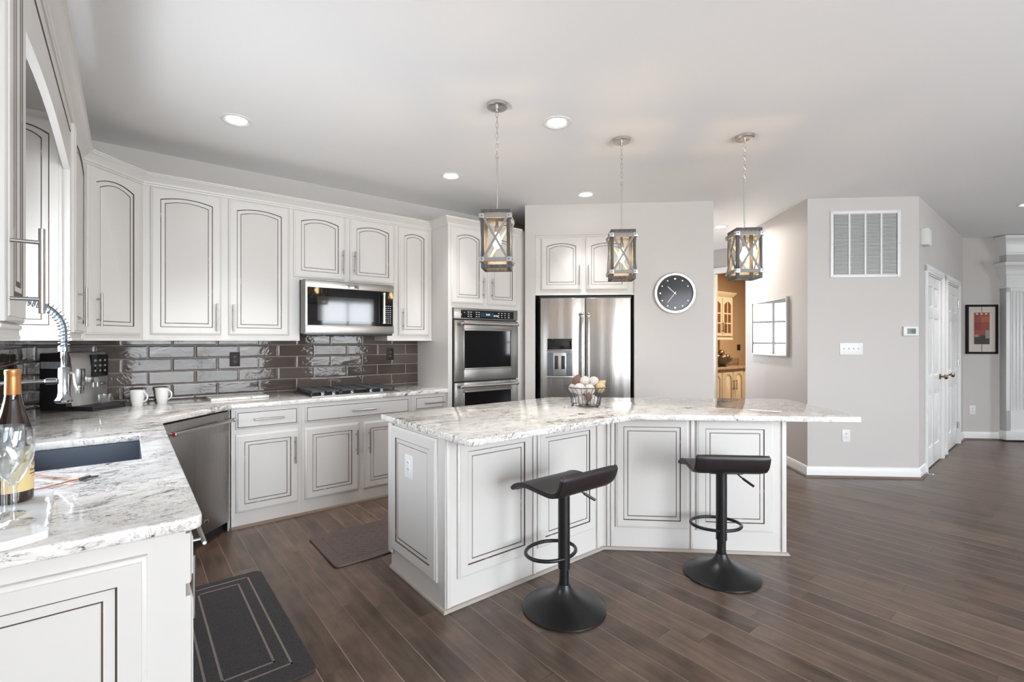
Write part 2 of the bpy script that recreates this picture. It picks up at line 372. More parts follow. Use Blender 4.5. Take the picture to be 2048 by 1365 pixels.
    def sweep(s, path, prof, mi=0, closed=False):
        """profile (out, z) swept along a plan polyline, out = to the right of travel, mitred corners"""
        P = [Vector((p[0], p[1])) for p in path]; n = len(P); t = bmesh.new(); rings = []
        for i in range(n):
            d0 = (P[i] - P[i - 1]).normalized() if (i or closed) else None
            d1 = (P[(i + 1) % n] - P[i]).normalized() if (i < n - 1 or closed) else None
            d0 = d0 or d1; d1 = d1 or d0
            n0, n1 = Vector((d0.y, -d0.x)), Vector((d1.y, -d1.x)); m = (n0 + n1); m = m / (m.length_squared / 2) if m.length > 1e-6 else n0
            rings.append([t.verts.new((P[i].x + m.x * o, P[i].y + m.y * o, z)) for o, z in prof])
        k = len(prof)
        for i in range(n if closed else n - 1):
            a, b = rings[i], rings[(i + 1) % n]
            for j in range(k): t.faces.new((a[j], a[(j + 1) % k], b[(j + 1) % k], b[j]))
        if not closed: t.faces.new(rings[0]); t.faces.new(rings[-1])
        return s._add(t, mi)
    def loops(s, L, strips, close_mi=0):
        """consecutive closed loops joined by quad strips, first and last loop capped"""
        t = bmesh.new(); R = [[t.verts.new(p) for p in lp] for lp in L]; n = len(L[0]); fm = []
        for (a, b), mi in zip(zip(R, R[1:]), strips):
            for k in range(n): fm.append((t.faces.new((a[k], a[(k + 1) % n], b[(k + 1) % n], b[k])), mi))
        fm.append((t.faces.new(R[0]), 0)); fm.append((t.faces.new(R[-1]), close_mi))
        for f, mi in fm: f.material_index = mi
        me = bpy.data.meshes.new('tmp'); t.to_mesh(me); t.free(); s.bm.from_mesh(me); bpy.data.meshes.remove(me); return s
    def build(s, name, mats, parent=None, smooth=True, angle=38):
        bmesh.ops.recalc_face_normals(s.bm, faces=list(s.bm.faces))
        me = bpy.data.meshes.new(name); s.bm.to_mesh(me); s.bm.free()
        for m in (mats if isinstance(mats, (list, tuple)) else [mats]): me.materials.append(MT[m] if isinstance(m, str) else m)
        if smooth:
            for p in me.polygons: p.use_smooth = True
            me.set_sharp_from_angle(angle=math.radians(angle))
        o = bpy.data.objects.new(name, me); col.objects.link(o)
        if parent: o.parent = parent
        return o
def tag(o, label, cat, group=None):
    o['label'] = label; o['category'] = cat
    if group: o['group'] = group
    return o
def thing(name, label, cat, loc=(0, 0, 0), rz=0.0, group=None):
    o = bpy.data.objects.new(name, None); col.objects.link(o); o.empty_display_size = 0.1
    o.location = loc; o.rotation_euler = (0, 0, rz); return tag(o, label, cat, group)
def struct(o, label=None):
    o['kind'] = 'structure'
    if label: o['label'] = label
    return o
def place(o, loc, rz=0.0): o.location = loc; o.rotation_euler = (0, 0, rz); return o
def dup(o, parent=None):
    c = o.copy(); col.objects.link(c)
    if parent: c.parent = parent
    for ch in list(o.children): dup(ch, c)
    return c
def local(loc, rz, p):      # local (x, y) -> world
    c, s = math.cos(rz), math.sin(rz); return (loc[0] + c * p[0] - s * p[1], loc[1] + s * p[0] + c * p[1])

# ------------------------------------------------------------------ cabinet joinery
def ring(x0, x1, z0, z1, d, y, rise, K=11):
    a, b, c, t = x0 + d, x1 - d, z0 + d, z1 - d
    pts = [(a, y, c), (b, y, c)]
    for i in range(K):
        u = 1 - 2 * i / (K - 1); pts.append(((a + b) / 2 + u * (b - a) / 2, y, t - rise * u * u))
    return pts
def raised(x0, x1, z0, z1, yf, th=0.02, rise=0.0, ins=0.056, m=None, gd=1.0, gw=0.0):
    """raised panel front facing -y: edge moulding, dark glazed grooves (material 1)"""
    m = m or M(); R = lambda d, y, r=0.0: ring(x0, x1, z0, z1, d, y, r)
    L = [R(0, yf + th), R(0, yf + 0.007), R(0.004, yf + 0.0035), R(0.011, yf + 0.003), R(0.013, yf), R(ins, yf, rise), R(ins + 0.0046 + gw, yf + 0.006 * gd, rise), R(ins + 0.010 + gw, yf + 0.0065 * gd, rise),
         R(ins + 0.026, yf + 0.0025 * gd, rise), R(ins + 0.030 + gw, yf + 0.0042 * gd, rise), R(ins + 0.033 + gw, yf + 0.0018 * gd, rise)]
    m.loops(L, [0, 0, 0, 0, 0, 1, 0, 0, 1, 0]); return m
def pull(parent, x, z, yf, vertical=True, L=0.207, mat='pewter', r=0.006, off=0.034):
    m = M(); h = L / 2
    if vertical:
        m.cyl((x, yf - off, z - h), (x, yf - off, z + h), r, 12, 0, 0.001)
        for q in (-0.064, 0.064): m.cyl((x, yf, z + q), (x, yf - off, z + q), r * 0.75, 10)
    else:
        m.cyl((x - h, yf - off, z), (x + h, yf - off, z), r, 12, 0, 0.001)
        for q in (-0.064, 0.064): m.cyl((x + q, yf, z), (x + q, yf - off, z), r * 0.75, 10)
    return m.build('handle', mat, parent)
def door(parent, x0, x1, z0, z1, yf, rise=0.025, hx=None, hz=None):
    d = raised(x0, x1, z0, z1, yf, 0.02, rise).build('door', ['paint', 'glaze'], parent)
    if hx is not None: pull(d, hx, hz, yf)
    return d
def drawer(parent, x0, x1, z0, z1, yf, hx):
    R = lambda d, y: ring(x0, x1, z0, z1, d, y, 0.0)
    m = M(); m.loops([R(0, yf + 0.02), R(0, yf + 0.008), R(0.006, yf + 0.004), R(0.011, yf + 0.0035), R(0.015, yf + 0.0045), R(0.017, yf)], [0, 0, 0, 1, 0])
    d = m.build('drawer', ['paint', 'glaze'], parent); pull(d, hx, (z0 + z1) / 2, yf, False); return d

# ================================================================== SHELL
struct(M().box(-0.75, 15.5, -4.5, 6.2, -0.06, 0.0).build('floor', 'floor'), 'dark brown plank floor')
struct(M().box(-0.75, 15.5, -4.5, 6.2, ZC, ZC + 0.12).build('ceiling', 'ceiling'), 'pale grey painted ceiling')
def wall_with_hole(name, L, holes, rz, loc, th=0.15, mat='wall'):
    """wall along local x 0..L, front face at y=0, holes (x0,x1,z0,z1)"""
    m = M(); x = 0.0
    for (a, b, c, d) in sorted(holes):
        if a > x: m.box(x, a, 0, th, 0, ZC)
        if c > 0: m.box(a, b, 0, th, 0, c)
        if d < ZC: m.box(a, b, 0, th, d, ZC)
        x = b
    if x < L: m.box(x, L, 0, th, 0, ZC)
    o = m.build(name, mat, None, False); place(o, (loc[0], loc[1], 0), rz); return struct(o)
# left (window) wall, faces +X
y0 = REAR_Y
wall_with_hole('wall_left', 4.57 - y0, [(SINK_WIN[0] - y0, SINK_WIN[1] - y0, SINK_WIN[2], SINK_WIN[3])], PI / 2, (LEFT_X, y0))
wall_with_hole('wall_cooktop', 4.65, [], 0, (LEFT_X - 0.15, 4.57))
wall_with_hole('wall_rear', 15.5, [(14.97 - b, 14.97 - a, c, d) for a, b, c, d in REAR_WIN], PI, (14.97, REAR_Y))
# fridge wall at 45 degrees with the fridge niche
PF = (3.295, 3.891)
m = M(); m.box(0, 0.108, 0, 0.62, 0, ZC); m.box(1.140, 1.941, 0, 1.0, 0, ZC); m.box(0.108, 1.140, 0, 0.62, 2.487, ZC); m.box(0, 1.140, 0.86, 1.0, 0, ZC); m.box(0.0, 0.108, 0.62, 0.86, 0, ZC)
struct(place(m.build('wall_fridge', 'wall', None, False), (PF[0], PF[1], 0), OM))
# hall behind: window wall, dining wall with opening
wall_with_hole('wall_hall', 3.5, [(HALL_WIN[0] - 3.9, HALL_WIN[1] - 3.9, HALL_WIN[2], HALL_WIN[3])], 0, (3.9, 4.92))
m = M(); m.box(7.26, 7.31, 3.905, 4.72, 0, ZC); m.box(7.26, 7.31, 2.2, 2.75, 0, ZC); m.box(7.26, 7.31, 2.75, 3.905, 2.43, ZC)
struct(m.build('wall_passage', 'wall', None, False))
m = M(); m.box(7.31, 11.5, 4.72, 4.85, 0, ZC); m.box(11.4, 11.5, 1.6, 4.72, 0, ZC); m.box(7.31, 11.4, 1.5, 1.6, 0, ZC)
struct(m.build('wall_dining', 'wall_warm', None, False))
# mirror wall (runs back along V) + block wall (along U) + door wall + far wall
B0 = Vector((5.368, 1.922)); W0 = Vector((6.147, 1.198)); Q0 = Vector((9.096, 1.296))
RZ_MIR = OM - PI / 2
me = B0 + V * 1.55
o = M().box(0, 1.55, 0, 0.13, 0, ZC).build('wall_mirror', 'wall', None, False); struct(place(o, (me.x, me.y, 0), RZ_MIR))
LB = (W0 - B0).length; RZ_B = math.atan2(W0.y - B0.y, W0.x - B0.x)
o = M().prism([(0, 0), (LB, 0), (LB + 0.10, 0.13), (0.0, 0.13)], 0, ZC).build('wall_block', 'wall', None, False); struct(place(o, (B0.x, B0.y, 0), RZ_B))
RZ_D = math.atan2(Q0.y - W0.y, Q0.x - W0.x); LD = (Q0 - W0).length
D1, D2, DH = (0.345, 1.255), (1.555, 2.50), 2.09
m = M(); m.box(0, D1[0], 0, 0.12, 0, ZC); m.box(D1[1], D2[0], 0, 0.12, 0, ZC); m.box(D2[1], LD, 0, 0.12, 0, ZC)
for d in (D1, D2): m.box(d[0], d[1], 0, 0.12, DH, ZC)
struct(place(m.build('wall_doors', 'wall', None, False), (W0.x, W0.y, 0), RZ_D))
o = M().box(-0.12, 8.2, 0, 0.13, 0, ZC).build('wall_back', 'wall', None, False); struct(place(o, (Q0.x, Q0.y, 0), OM))

# ------------------------------------------------------------------ windows
def window_unit(name, w, h, cols, rows, loc, rz, frame_mat='trim', label=None):
    """frame at local x 0..w, z 0..h; local y: + is outside"""
    g = bpy.data.objects.new(name, None); col.objects.link(g); g.location = loc; g.rotation_euler = (0, 0, rz); struct(g, label)
    m = M(); t = 0.05
    for a, b, c, d in ((0, t, 0, h), (w - t, w, 0, h), (t, w - t, 0, t), (t, w - t, h - t, h)): m.box(a, b, 0.03, 0.10, c, d, 0.004)
    m.build('window_frame', frame_mat, g)
    m = M()
    for i in range(1, cols): m.box(w * i / cols - 0.018, w * i / cols + 0.018, 0.045, 0.085, t, h - t)
    for j in range(1, rows): m.box(t, w - t, 0.046, 0.084, h * j / rows - 0.018, h * j / rows + 0.018)
    m.build('window_muntin', frame_mat, g)
    M().box(t, w - t, 0.062, 0.068, t, h - t).build('window_pane', 'pane', g)
    return g
for i, (x0, x1, z0, z1) in enumerate(REAR_WIN):
    window_unit('window_%d' % (i + 3), x1 - x0, z1 - z0, 2, 3, (x1, REAR_Y, z0), PI)  # the last unit fills the added light opening
window_unit('window_1', SINK_WIN[1] - SINK_WIN[0], SINK_WIN[3] - SINK_WIN[2], 2, 1, (LEFT_X, SINK_WIN[0], SINK_WIN[2]), PI / 2)
g = window_unit('window_2', HALL_WIN[1] - HALL_WIN[0], HALL_WIN[3] - HALL_WIN[2], 2, 3, (HALL_WIN[0], 4.92, HALL_WIN[2]), 0, 'muntin_grey')
m = M()
for i in range(8): m.box(0.05, 0.91, 0.088, 0.112, 0.09 + i * 0.115, 0.094 + i * 0.115)
m.build('window_blind', 'white', g)

# ------------------------------------------------------------------ baseboards with brown shoe
BB = [(0, 0), (0.014, 0), (0.014, 0.082), (0.010, 0.092), (0.008, 0.100), (0.004, 0.106), (0, 0.108)]
SHOE = [(0.014, 0), (0.032, 0), (0.030, 0.010), (0.024, 0.016), (0.014, 0.018)]
def baseboard(name, path):
    b = M().sweep(path, BB).build(name, 'trim'); struct(b)
    M().sweep(path, SHOE).build('shoe_molding', 'shoe', b)
def P2(v): return (v.x, v.y)
Ld = Vector((math.cos(RZ_D), math.sin(RZ_D)))
baseboard('baseboard_hall', [P2(B0 + V * 1.55), P2(B0), P2(W0), P2(W0 + Ld * (D1[0] - 0.07))])
baseboard('baseboard_doors', [P2(W0 + Ld * (D1[1] + 0.07)), P2(W0 + Ld * (D2[0] - 0.07))])
baseboard('baseboard_back', [P2(W0 + Ld * (D2[1] + 0.07)), P2(Q0), P2(Q0 + U * 0.46)])
baseboard('baseboard_fridge', [P2(Vector(PF) + U * 1.145), P2(Vector(PF) + U * 1.941), P2(Vector(PF) + U * 1.941 + V * 1.0)])

# casing of the dining opening (on the passage wall)
m = M(); m.box(7.24, 7.26, 3.900, 3.975, 0, 2.43, 0.004); m.box(7.24, 7.26, 2.68, 3.975, 2.43, 2.52, 0.004); m.box(7.24, 7.26, 2.68, 2.75, 0, 2.43, 0.004)
struct(m.build('trim_1', 'trim'), 'white casing of the opening to the dining room')

# ------------------------------------------------------------------ two six-panel doors
def six_panel(name, d, hinge_left, label):
    g = bpy.data.objects.new(name, None); col.objects.link(g); g.location = (W0.x, W0.y, 0); g.rotation_euler = (0, 0, RZ_D); struct(g, label)
    x0, x1 = d; w = x1 - x0
    m = M()
    for a, b in ((x0 - 0.07, x0), (x1, x1 + 0.07)): m.box(a, b, -0.020, 0.0, 0, DH + 0.07, 0.005); m.box(a + 0.018, b - 0.018, -0.026, -0.018, 0, DH + 0.05, 0.003)
    m.box(x0 - 0.07, x1 + 0.07, -0.020, 0.0, DH, DH + 0.075, 0.005); m.box(x0 - 0.05, x1 + 0.05, -0.026, -0.018, DH + 0.018, DH + 0.055, 0.003)
    m.box(x0, x0 + 0.015, 0, 0.12, 0, DH); m.box(x1 - 0.015, x1, 0, 0.12, 0, DH); m.box(x0, x1, 0, 0.12, DH - 0.015, DH)
    m.build('door_frame', 'trim', g)
    a, b = x0 + 0.018, x1 - 0.018; yf = 0.004
    leaf = M().box(a, b, yf + 0.012, yf + 0.04, 0.012, DH - 0.02, 0.002)
    st = 0.115; mid = (a + b) / 2
    zs = [(0.22, 0.80), (0.99, 1.62), (1.73, 1.96)]
    # stiles and rails stand proud of the panels
    for p, q in ((a, a + st), (b - st, b), (mid - 0.05, mid + 0.05)): leaf.box(p, q, yf, yf + 0.014, 0.012, DH - 0.02, 0.003)
    for p, q in ((0.012, 0.22), (0.80, 0.99), (1.62, 1.73), (1.96, DH - 0.02)): leaf.box(a, b, yf + 0.0005, yf + 0.014, p, q, 0.003)
    for p, q in ((a + st, mid - 0.05), (mid + 0.05, b - st)):
        for z0, z1 in zs: leaf.box(p + 0.03, q - 0.03, yf + 0.003, yf + 0.014, z0 + 0.03, z1 - 0.03, 0.006)
    leaf.build('door_leaf', 'trim', g)
    kx = b - 0.07 if hinge_left else a + 0.07
    kn = M(); kn.cyl((kx, yf, 0.96), (kx, yf - 0.012, 0.96), 0.032, 20, 0, 0.003); kn.cyl((kx, yf - 0.01, 0.96), (kx, yf - 0.04, 0.96), 0.011, 12)
    mt, L = axis_mat((kx, yf - 0.036, 0.96), (kx, yf - 0.075, 0.96)); kn.lathe([(0.008, 0), (0.024, 0.006), (0.030, 0.018), (0.027, 0.030), (0.016, 0.038), (0, 0.039)], 20, 0, mt)
    kn.build('door_knob', 'brass', g)
    hx = x0 + 0.014 if hinge_left else x1 - 0.014
    for z in (0.25, 1.08, 1.86):
        h = M(); h.cyl((hx, yf - 0.008, z - 0.045), (hx, yf - 0.008, z + 0.045), 0.007, 10); h.box(hx - 0.03, hx + 0.03, yf - 0.002, yf + 0.003, z - 0.045, z + 0.045); h.build('hinge', 'nickel', g)
six_panel('door_1', D1, True, 'white six panel door nearer the vent wall')
six_panel('door_2', D2, False, 'white six panel door farther along the hall')
for d in (D1, D2):       # closets behind are shut: back them
    pass

# ------------------------------------------------------------------ fluted pilaster at the far right
pil = bpy.data.objects.new('trim_2', None); col.objects.link(pil); pil.location = (Q0.x, Q0.y, 0); pil.rotation_euler = (0, 0, OM); struct(pil, 'white fluted pilaster with stepped cornice at the right edge')
m = M(); s0, s1, dp = 0.475, 0.80, 0.10
m.box(s0, s0 + 0.055, -dp, 0, 0.13, 2.10); m.box(s1 - 0.045, s1, -dp, 0, 0.13, 2.10); m.box(s0, s1, -dp, 0, 2.04, 2.10); m.box(s0, s1, -dp, 0, 0.13, 0.42); m.box(s0, s1, -dp + 0.012, 0, 0.4, 2.06)
nf = 5; fw = (s1 - s0 - 0.10) / nf
for i in range(nf + 1): m.box(s0 + 0.05 + i * fw - 0.010, s0 + 0.05 + i * fw + 0.010, -dp, -dp + 0.02, 0.4, 2.06, 0.004)
m.build('pilaster_shaft', 'trim', pil)
m = M(); m.box(s0 - 0.02, 2.4, -dp - 0.02, 0, 0.018, 0.14, 0.005); m.build('pilaster_base', 'trim', pil)
def cornice(z0, z1, out):
    pr = [(0, z0), (0.012, z0), (0.014, z0 + 0.02), (0.022, z0 + 0.03), (0.03, z0 + 0.35 * (z1 - z0)), (0.55 * out, z0 + 0.62 * (z1 - z0)), (0.9 * out, z1 - 0.045), (out, z1 - 0.04), (out, z1), (0, z1)]
    return M().sweep([(s0, 0.0), (s0, -dp), (2.4, -dp)], pr)
cornice(2.24, 2.44, 0.085).build('lower_cornice', 'trim', pil)
cornice(2.55, 2.80, 0.085).build('upper_cornice', 'trim', pil)
M().box(s0, 2.4, -dp, 0, 2.44, 2.55).build('painted_band', 'wall', pil)
M().box(s0, 2.4, -dp, 0, 2.10, 2.24).build('frieze', 'trim', pil)
M().box(s0 - 0.01, 2.4, -dp - 0.01, 0, 2.095, 2.115, 0.004).build('astragal', 'trim', pil)
m = M(); m.box(s1, 2.4, -0.05, 0, 0.14, 2.10); m.build('niche_panel', 'matte_grey', pil)

# ================================================================== BASE CABINETS
YB = 3.97           # door faces of the cooktop run
YFB = 3.988         # face frames
def base_box(parent, x0, x1, yf, yb, z0=0.0, z1=0.878):
    M().box(x0, x1, yf, yb, z0, z1).build('body', 'paint', parent)
def toe(parent, path, mat='shoe'):
    M().sweep(path, [(0, 0.0), (0.016, 0.0), (0.014, 0.010), (0.008, 0.016), (0, 0.018)]).build('toe_molding', mat, parent)
c = thing('base_cabinet', 'white base cabinet with one drawer, right beside the dishwasher', 'cabinet', (0.588, YB, 0))
base_box(c, 0.001, 0.4815, 0.018, 0.585); drawer(c, 0.028, 0.457, 0.724, 0.857, 0, 0.247); door(c, 0.028, 0.459, 0.116, 0.686, 0, 0, 0.432, 0.527); toe(c, [(0, 0.018), (0.482, 0.018)])
c = thing('base_cabinet', 'white base cabinet with one wide drawer, under the gas cooktop', 'cabinet', (1.070, YB, 0))
base_box(c, 0.0005, 0.9495, 0.018, 0.585); drawer(c, 0.028, 0.924, 0.724, 0.857, 0, 0.498)
door(c, 0.026, 0.456, 0.116, 0.682, 0, 0, 0.435, 0.522); door(c, 0.502, 0.926, 0.114, 0.680, 0, 0, 0.544, 0.522); toe(c, [(0, 0.018), (0.95, 0.018)])
c = thing('base_cabinet', 'narrow white base cabinet between the cooktop and the wall oven tower', 'cabinet', (2.020, YB, 0))
base_box(c, 0.0005, 0.363, 0.018, 0.585); drawer(c, 0.031, 0.338, 0.735, 0.857, 0, 0.222); door(c, 0.031, 0.338, 0.116, 0.690, 0, 0, 0.07, 0.527); toe(c, [(0, 0.018), (0.363, 0.018)])
# sink run, faces +X, ends with a raised panel facing the camera
XB = 0.12; YE = 1.515
c = thing('base_cabinet', 'white sink base cabinet with a raised panel on its end, under the marble tray', 'cabinet', (XB, YE, 0), PI / 2)
m = M(); m.box(0.0, 0.02, 0.0, 0.648, 0, 0.878); m.box(0.02, 1.935, 0.0, 0.02, 0, 0.878); m.box(0.02, 1.935, 0.02, 0.645, 0, 0.10); m.box(1.915, 1.935, 0.02, 0.645, 0.1, 0.878); m.build('body', 'paint', c)
for i, (a, b) in enumerate(((0.025, 0.47), (0.50, 0.94), (0.97, 1.42), (1.45, 1.9))): door(c, a, b, 0.116, 0.69, -0.02, 0, b - 0.06 if i % 2 else a + 0.06 if i else 0.40, 0.55)
drawer(c, 0.025, 0.47, 0.724, 0.857, -0.02, 0.215)
pe = raised(0, 0.55, 0.10, 0.836, -0.0, 0.02, 0, 0.058); e_ = pe.build('end_panel', ['paint', 'glaze'], c)
e_.rotation_euler = (0, 0, -PI / 2); e_.location = (-0.020, 0.63, 0)
toe(c, [(0.0, 0.648), (0.0, 0.0), (1.935, 0.0)])

# dishwasher on the diagonal
DW0 = Vector((0.588, 3.985)); RZ_V = OM + PI / 2
p = DW0 - V * 0.618
d = thing('dishwasher', 'dark stainless dishwasher with a bar handle set across the corner', 'dishwasher', (p.x, p.y, 0), RZ_V)
M().box(0.0, 0.60, 0.03, 0.56, 0.075, 0.872).build('body', 'black', d)
dd = M().box(0.0, 0.60, 0.0, 0.028, 0.072, 0.866, 0.004).build('door', 'steel_dw', d)
m = M(); m.cyl((0.045, -0.048, 0.805), (0.578, -0.048, 0.805), 0.0115, 16)
for x in (0.07, 0.555): m.cyl((x, 0.0, 0.805), (x, -0.048, 0.805), 0.010, 12)
m.cyl((0.03, -0.048, 0.805), (0.05, -0.048, 0.805), 0.0145, 16, 0, 0.002); m.cyl((0.576, -0.048, 0.805), (0.590, -0.048, 0.805), 0.0145, 16, 0, 0.002)
h = m.build('handle', 'nickel', dd)
M().cyl((0.0285, -0.048, 0.805), (0.031, -0.048, 0.805), 0.011, 16).build('medallion', 'red', h)
m = M(); m.box(0.345, 0.385, -0.002, 0.001, 0.138, 0.168, 0.001); m.build('badge', 'nickel', dd)
m = M(); m.box(0.351, 0.379, -0.0028, 0.0, 0.144, 0.162); m.build('badge_inlay', 'black', dd)
M().box(0.01, 0.59, 0.05, 0.09, 0.0, 0.072).build('kick_plate', 'black', d)
c = thing('filler_panel', 'narrow white filler strip between the dishwasher and the drawer cabinet', 'panel', (p.x, p.y, 0), RZ_V)
M().box(0.601, 0.609, 0.002, 0.016, 0.0, 0.876).build('stile', 'paint', c); toe(c, [(0.601, 0.002), (0.609, 0.002)])

# ------------------------------------------------------------------ worktop (continuous) with sink cut-out
CT0, CT1 = 0.879, 0.914
def slab(name, tris, label):
    """tris: list of plan polygons sharing edges; welded, extruded and rounded on its outer rim"""
    t = bmesh.new()
    for poly in tris: t.faces.new([t.verts.new((x, y, CT1)) for x, y in poly])
    bmesh.ops.remove_doubles(t, verts=t.verts, dist=0.0005)
    r = bmesh.ops.extrude_face_region(t, geom=list(t.faces))
    bmesh.ops.translate(t, verts=[v for v in r['geom'] if isinstance(v, bmesh.types.BMVert)], vec=(0, 0, CT0 - CT1))
    bmesh.ops.recalc_face_normals(t, faces=list(t.faces))
    ed = [e for e in t.edges if len(e.link_faces) == 2 and abs(e.verts[0].co.z - e.verts[1].co.z) < 1e-5 and e.calc_face_angle(0) > 1.0]
    bmesh.ops.bevel(t, geom=ed, offset=0.006, segments=3, affect='EDGES', profile=0.5)
    mm = M(); mm.bm.free(); mm.bm = t
    return tag(mm.build(name, 'granite', None, True, 30), label, 'countertop')
XW, YW = LEFT_X + 0.002, 4.558
sx0, sx1, sy0, sy1 = -0.36, 0.046, 2.35, 2.99
xe = 0.156; cr = 0.03
corner = [(xe - cr + cr * math.sin(a), 1.488 + cr - cr * math.cos(a)) for a in [i * PI / 12 for i in range(0, 7)]]
yd = 3.505; xc, yc2 = 0.585, 3.945
slab('countertop', [
    [(XW, 1.488)] + corner + [(xe, sy0), (sx1, sy0), (sx0, sy0), (XW, sy0)],
    [(XW, sy0), (sx0, sy0), (sx0, sy1), (XW, sy1)],
    [(sx1, sy0), (xe, sy0), (xe, sy1), (sx1, sy1)],
    [(XW, sy1), (sx0, sy1), (sx1, sy1), (xe, sy1), (xe, yd), (xc, yc2), (xc, YW), (XW, YW)],
    [(xc, yc2), (2.383, yc2), (2.383, YW), (xc, YW)]], 'white veined granite worktop running from the sink round the corner to the cooktop')
s = thing('sink', 'blue grey undermount composite sink set in the granite worktop', 'sink', (0, 0, 0))
m = M(); w = 0.012; zb = 0.70
m.box(sx0 - 0.02, sx0 - 0.002, sy0 - 0.02, sy1 + 0.02, zb, CT0 - 0.0015); m.box(sx1 + 0.002, sx1 + 0.02, sy0 - 0.02, sy1 + 0.02, zb, CT0 - 0.0015)
m.box(sx0 - 0.002, sx1 + 0.002, sy0 - 0.02, sy0 - 0.002, zb, CT0 - 0.0015); m.box(sx0 - 0.002, sx1 + 0.002, sy1 + 0.002, sy1 + 0.02, zb, CT0 - 0.0015)
m.box(sx0 - 0.02, sx1 + 0.02, sy0 - 0.02, sy1 + 0.02, zb - 0.012, zb); m.build('basin', 'sink', s)
M().lathe([(0.0, 0.0), (0.05, 0.0), (0.055, 0.003), (0.04, 0.004), (0, 0.003)], 24, 0, None, (-0.16, 2.67, zb)).build('drain', 'chrome', s)

# backsplash (two walls, one tiled surface)
m = M(); m.box(LEFT_X, LEFT_X + 0.010, 1.49, 4.57, CT1 + 0.001, 1.07); m.box(LEFT_X, LEFT_X + 0.010, 1.49, 1.85, 1.07, 1.371); m.box(LEFT_X, LEFT_X + 0.010, 3.05, 4.57, 1.07, 1.371)
m.box(LEFT_X + 0.010, 2.383, 4.560, 4.57, CT1 + 0.001, 1.371); m.box(1.134, 1.907, 4.560, 4.57, 1.371, 1.46)
struct(m.build('backsplash', 'tile', None, False), 'glossy dark brown subway tile backsplash')

# ================================================================== UPPER CABINETS
YU, YFU, ZU0, ZU1 = 4.24, 4.258, 1.372, 2.47
def upper_box(parent, poly, z0=ZU0, z1=ZU1, rail=True):
    M().prism(poly, z0, z1).build('body', 'paint', parent)
def rail(parent, path, z=ZU0):
    M().sweep(path, [(0, z), (0.006, z), (0.006, z + 0.010), (0.003, z + 0.014), (0, z + 0.014)]).build('light_rail', 'paint', parent)
c = thing('wall_cabinet', 'white double door wall cabinet left of the microwave', 'cabinet', (0, YU, 0))
upper_box(c, [(0.0878, 0.018), (1.130, 0.018), (1.130, 0.328), (0.0878, 0.328)]); rail(c, [(0.0878, 0.018), (1.130, 0.018)])
door(c, 0.130, 0.562, 1.414, 2.464, 0, 0.024, 0.530, 1.548); door(c, 0.609, 1.043, 1.414, 2.464, 0, 0.024, 0.640, 1.548)
c = thing('wall_cabinet', 'short white double door wall cabinet above the microwave', 'cabinet', (0, YU, 0))
upper_box(c, [(1.1305, 0.018), (1.909, 0.018), (1.909, 0.328), (1.1305, 0.328)], 1.884)
door(c, 1.081, 1.505, 1.905, 2.464, 0, 0.030, 1.487, 2.062); door(c, 1.554, 1.974, 1.905, 2.464, 0, 0.030, 1.589, 2.064)
c = thing('wall_cabinet', 'narrow white single door wall cabinet between the microwave and oven tower', 'cabinet', (0, YU, 0))
upper_box(c, [(1.9095, 0.018), (2.380, 0.018), (2.380, 0.328), (1.9095, 0.328)]); rail(c, [(1.9095, 0.018), (2.380, 0.018)])
door(c, 2.019, 2.345, 1.424, 2.463, 0, 0.028, 2.062, 1.578)
# diagonal corner cabinet
PD = Vector((0.095, 4.24))
c = thing('wall_cabinet', 'white diagonal corner wall cabinet above the coffee machine', 'cabinet', (PD.x, PD.y, 0), RZ_V)
def dl(x, y): # world -> local of the diagonal frame
    q = Vector((x, y)) - PD; return (q.dot(V), q.dot(Vector((-U.x, -U.y))))
a0 = Vector((0.0873, 4.258)); a1 = PD - V * 0.43 + U * -0.018
upper_box(c, [dl(*a1), dl(*a0), dl(0.0873, 4.568), dl(LEFT_X + 0.002, 4.568), dl(LEFT_X + 0.002, 3.945)]); rail(c, [dl(*a1), dl(*a0)])
door(c, -0.412, -0.025, 1.412, 2.464, 0, 0.036, -0.352, 1.568)
# cabinet beyond the window, faces +X; its end panel faces the camera
c = thing('wall_cabinet', 'white wall cabinet on the far side of the window, lit arched end panel', 'cabinet', (-0.20, 3.20, 0), PI / 2)
upper_box(c, [(0, 0.018), (0.742, 0.018), (0.742, 0.328), (0, 0.328)]); rail(c, [(0, 0.328), (0, 0.018), (0.742, 0.018)])
door(c, 0.06, 0.70, 1.414, 2.464, 0, 0.03, 0.18, 1.55)
e_ = raised(0, 0.27, 1.40, 2.44, 0, 0.016, 0.03, 0.045).build('end_panel', ['paint', 'glaze'], c)
e_.rotation_euler = (0, 0, -PI / 2); e_.location = (-0.017, 0.315, 0)
# narrow foreground cabinet
c = thing('wall_cabinet', 'narrow white wall cabinet on the near side of the window, cut by the frame', 'cabinet', (-0.20, 1.49, 0), PI / 2)
upper_box(c, [(0, 0.018), (0.25, 0.018), (0.25, 0.328), (0, 0.328)]); rail(c, [(0, 0.328), (0, 0.018), (0.25, 0.018)])
M().sweep([(0, 0.328), (0, 0.018), (0.25, 0.018)], [(0, 1.384), (0.004, 1.384), (0.004, 1.396), (0.009, 1.400), (0.009, 1.408), (0, 1.412)]).build('bottom_molding', 'paint', c)
d = raised(0.008, 0.245, 1.414, 2.464, 0, 0.02, 0.0, 0.056, None, 0.06, 0.010).build('door', ['paint', 'glaze'], c); pull(d, 0.022, 1.528, 0, True, 0.192, 'pewter', 0.006, 0.050)
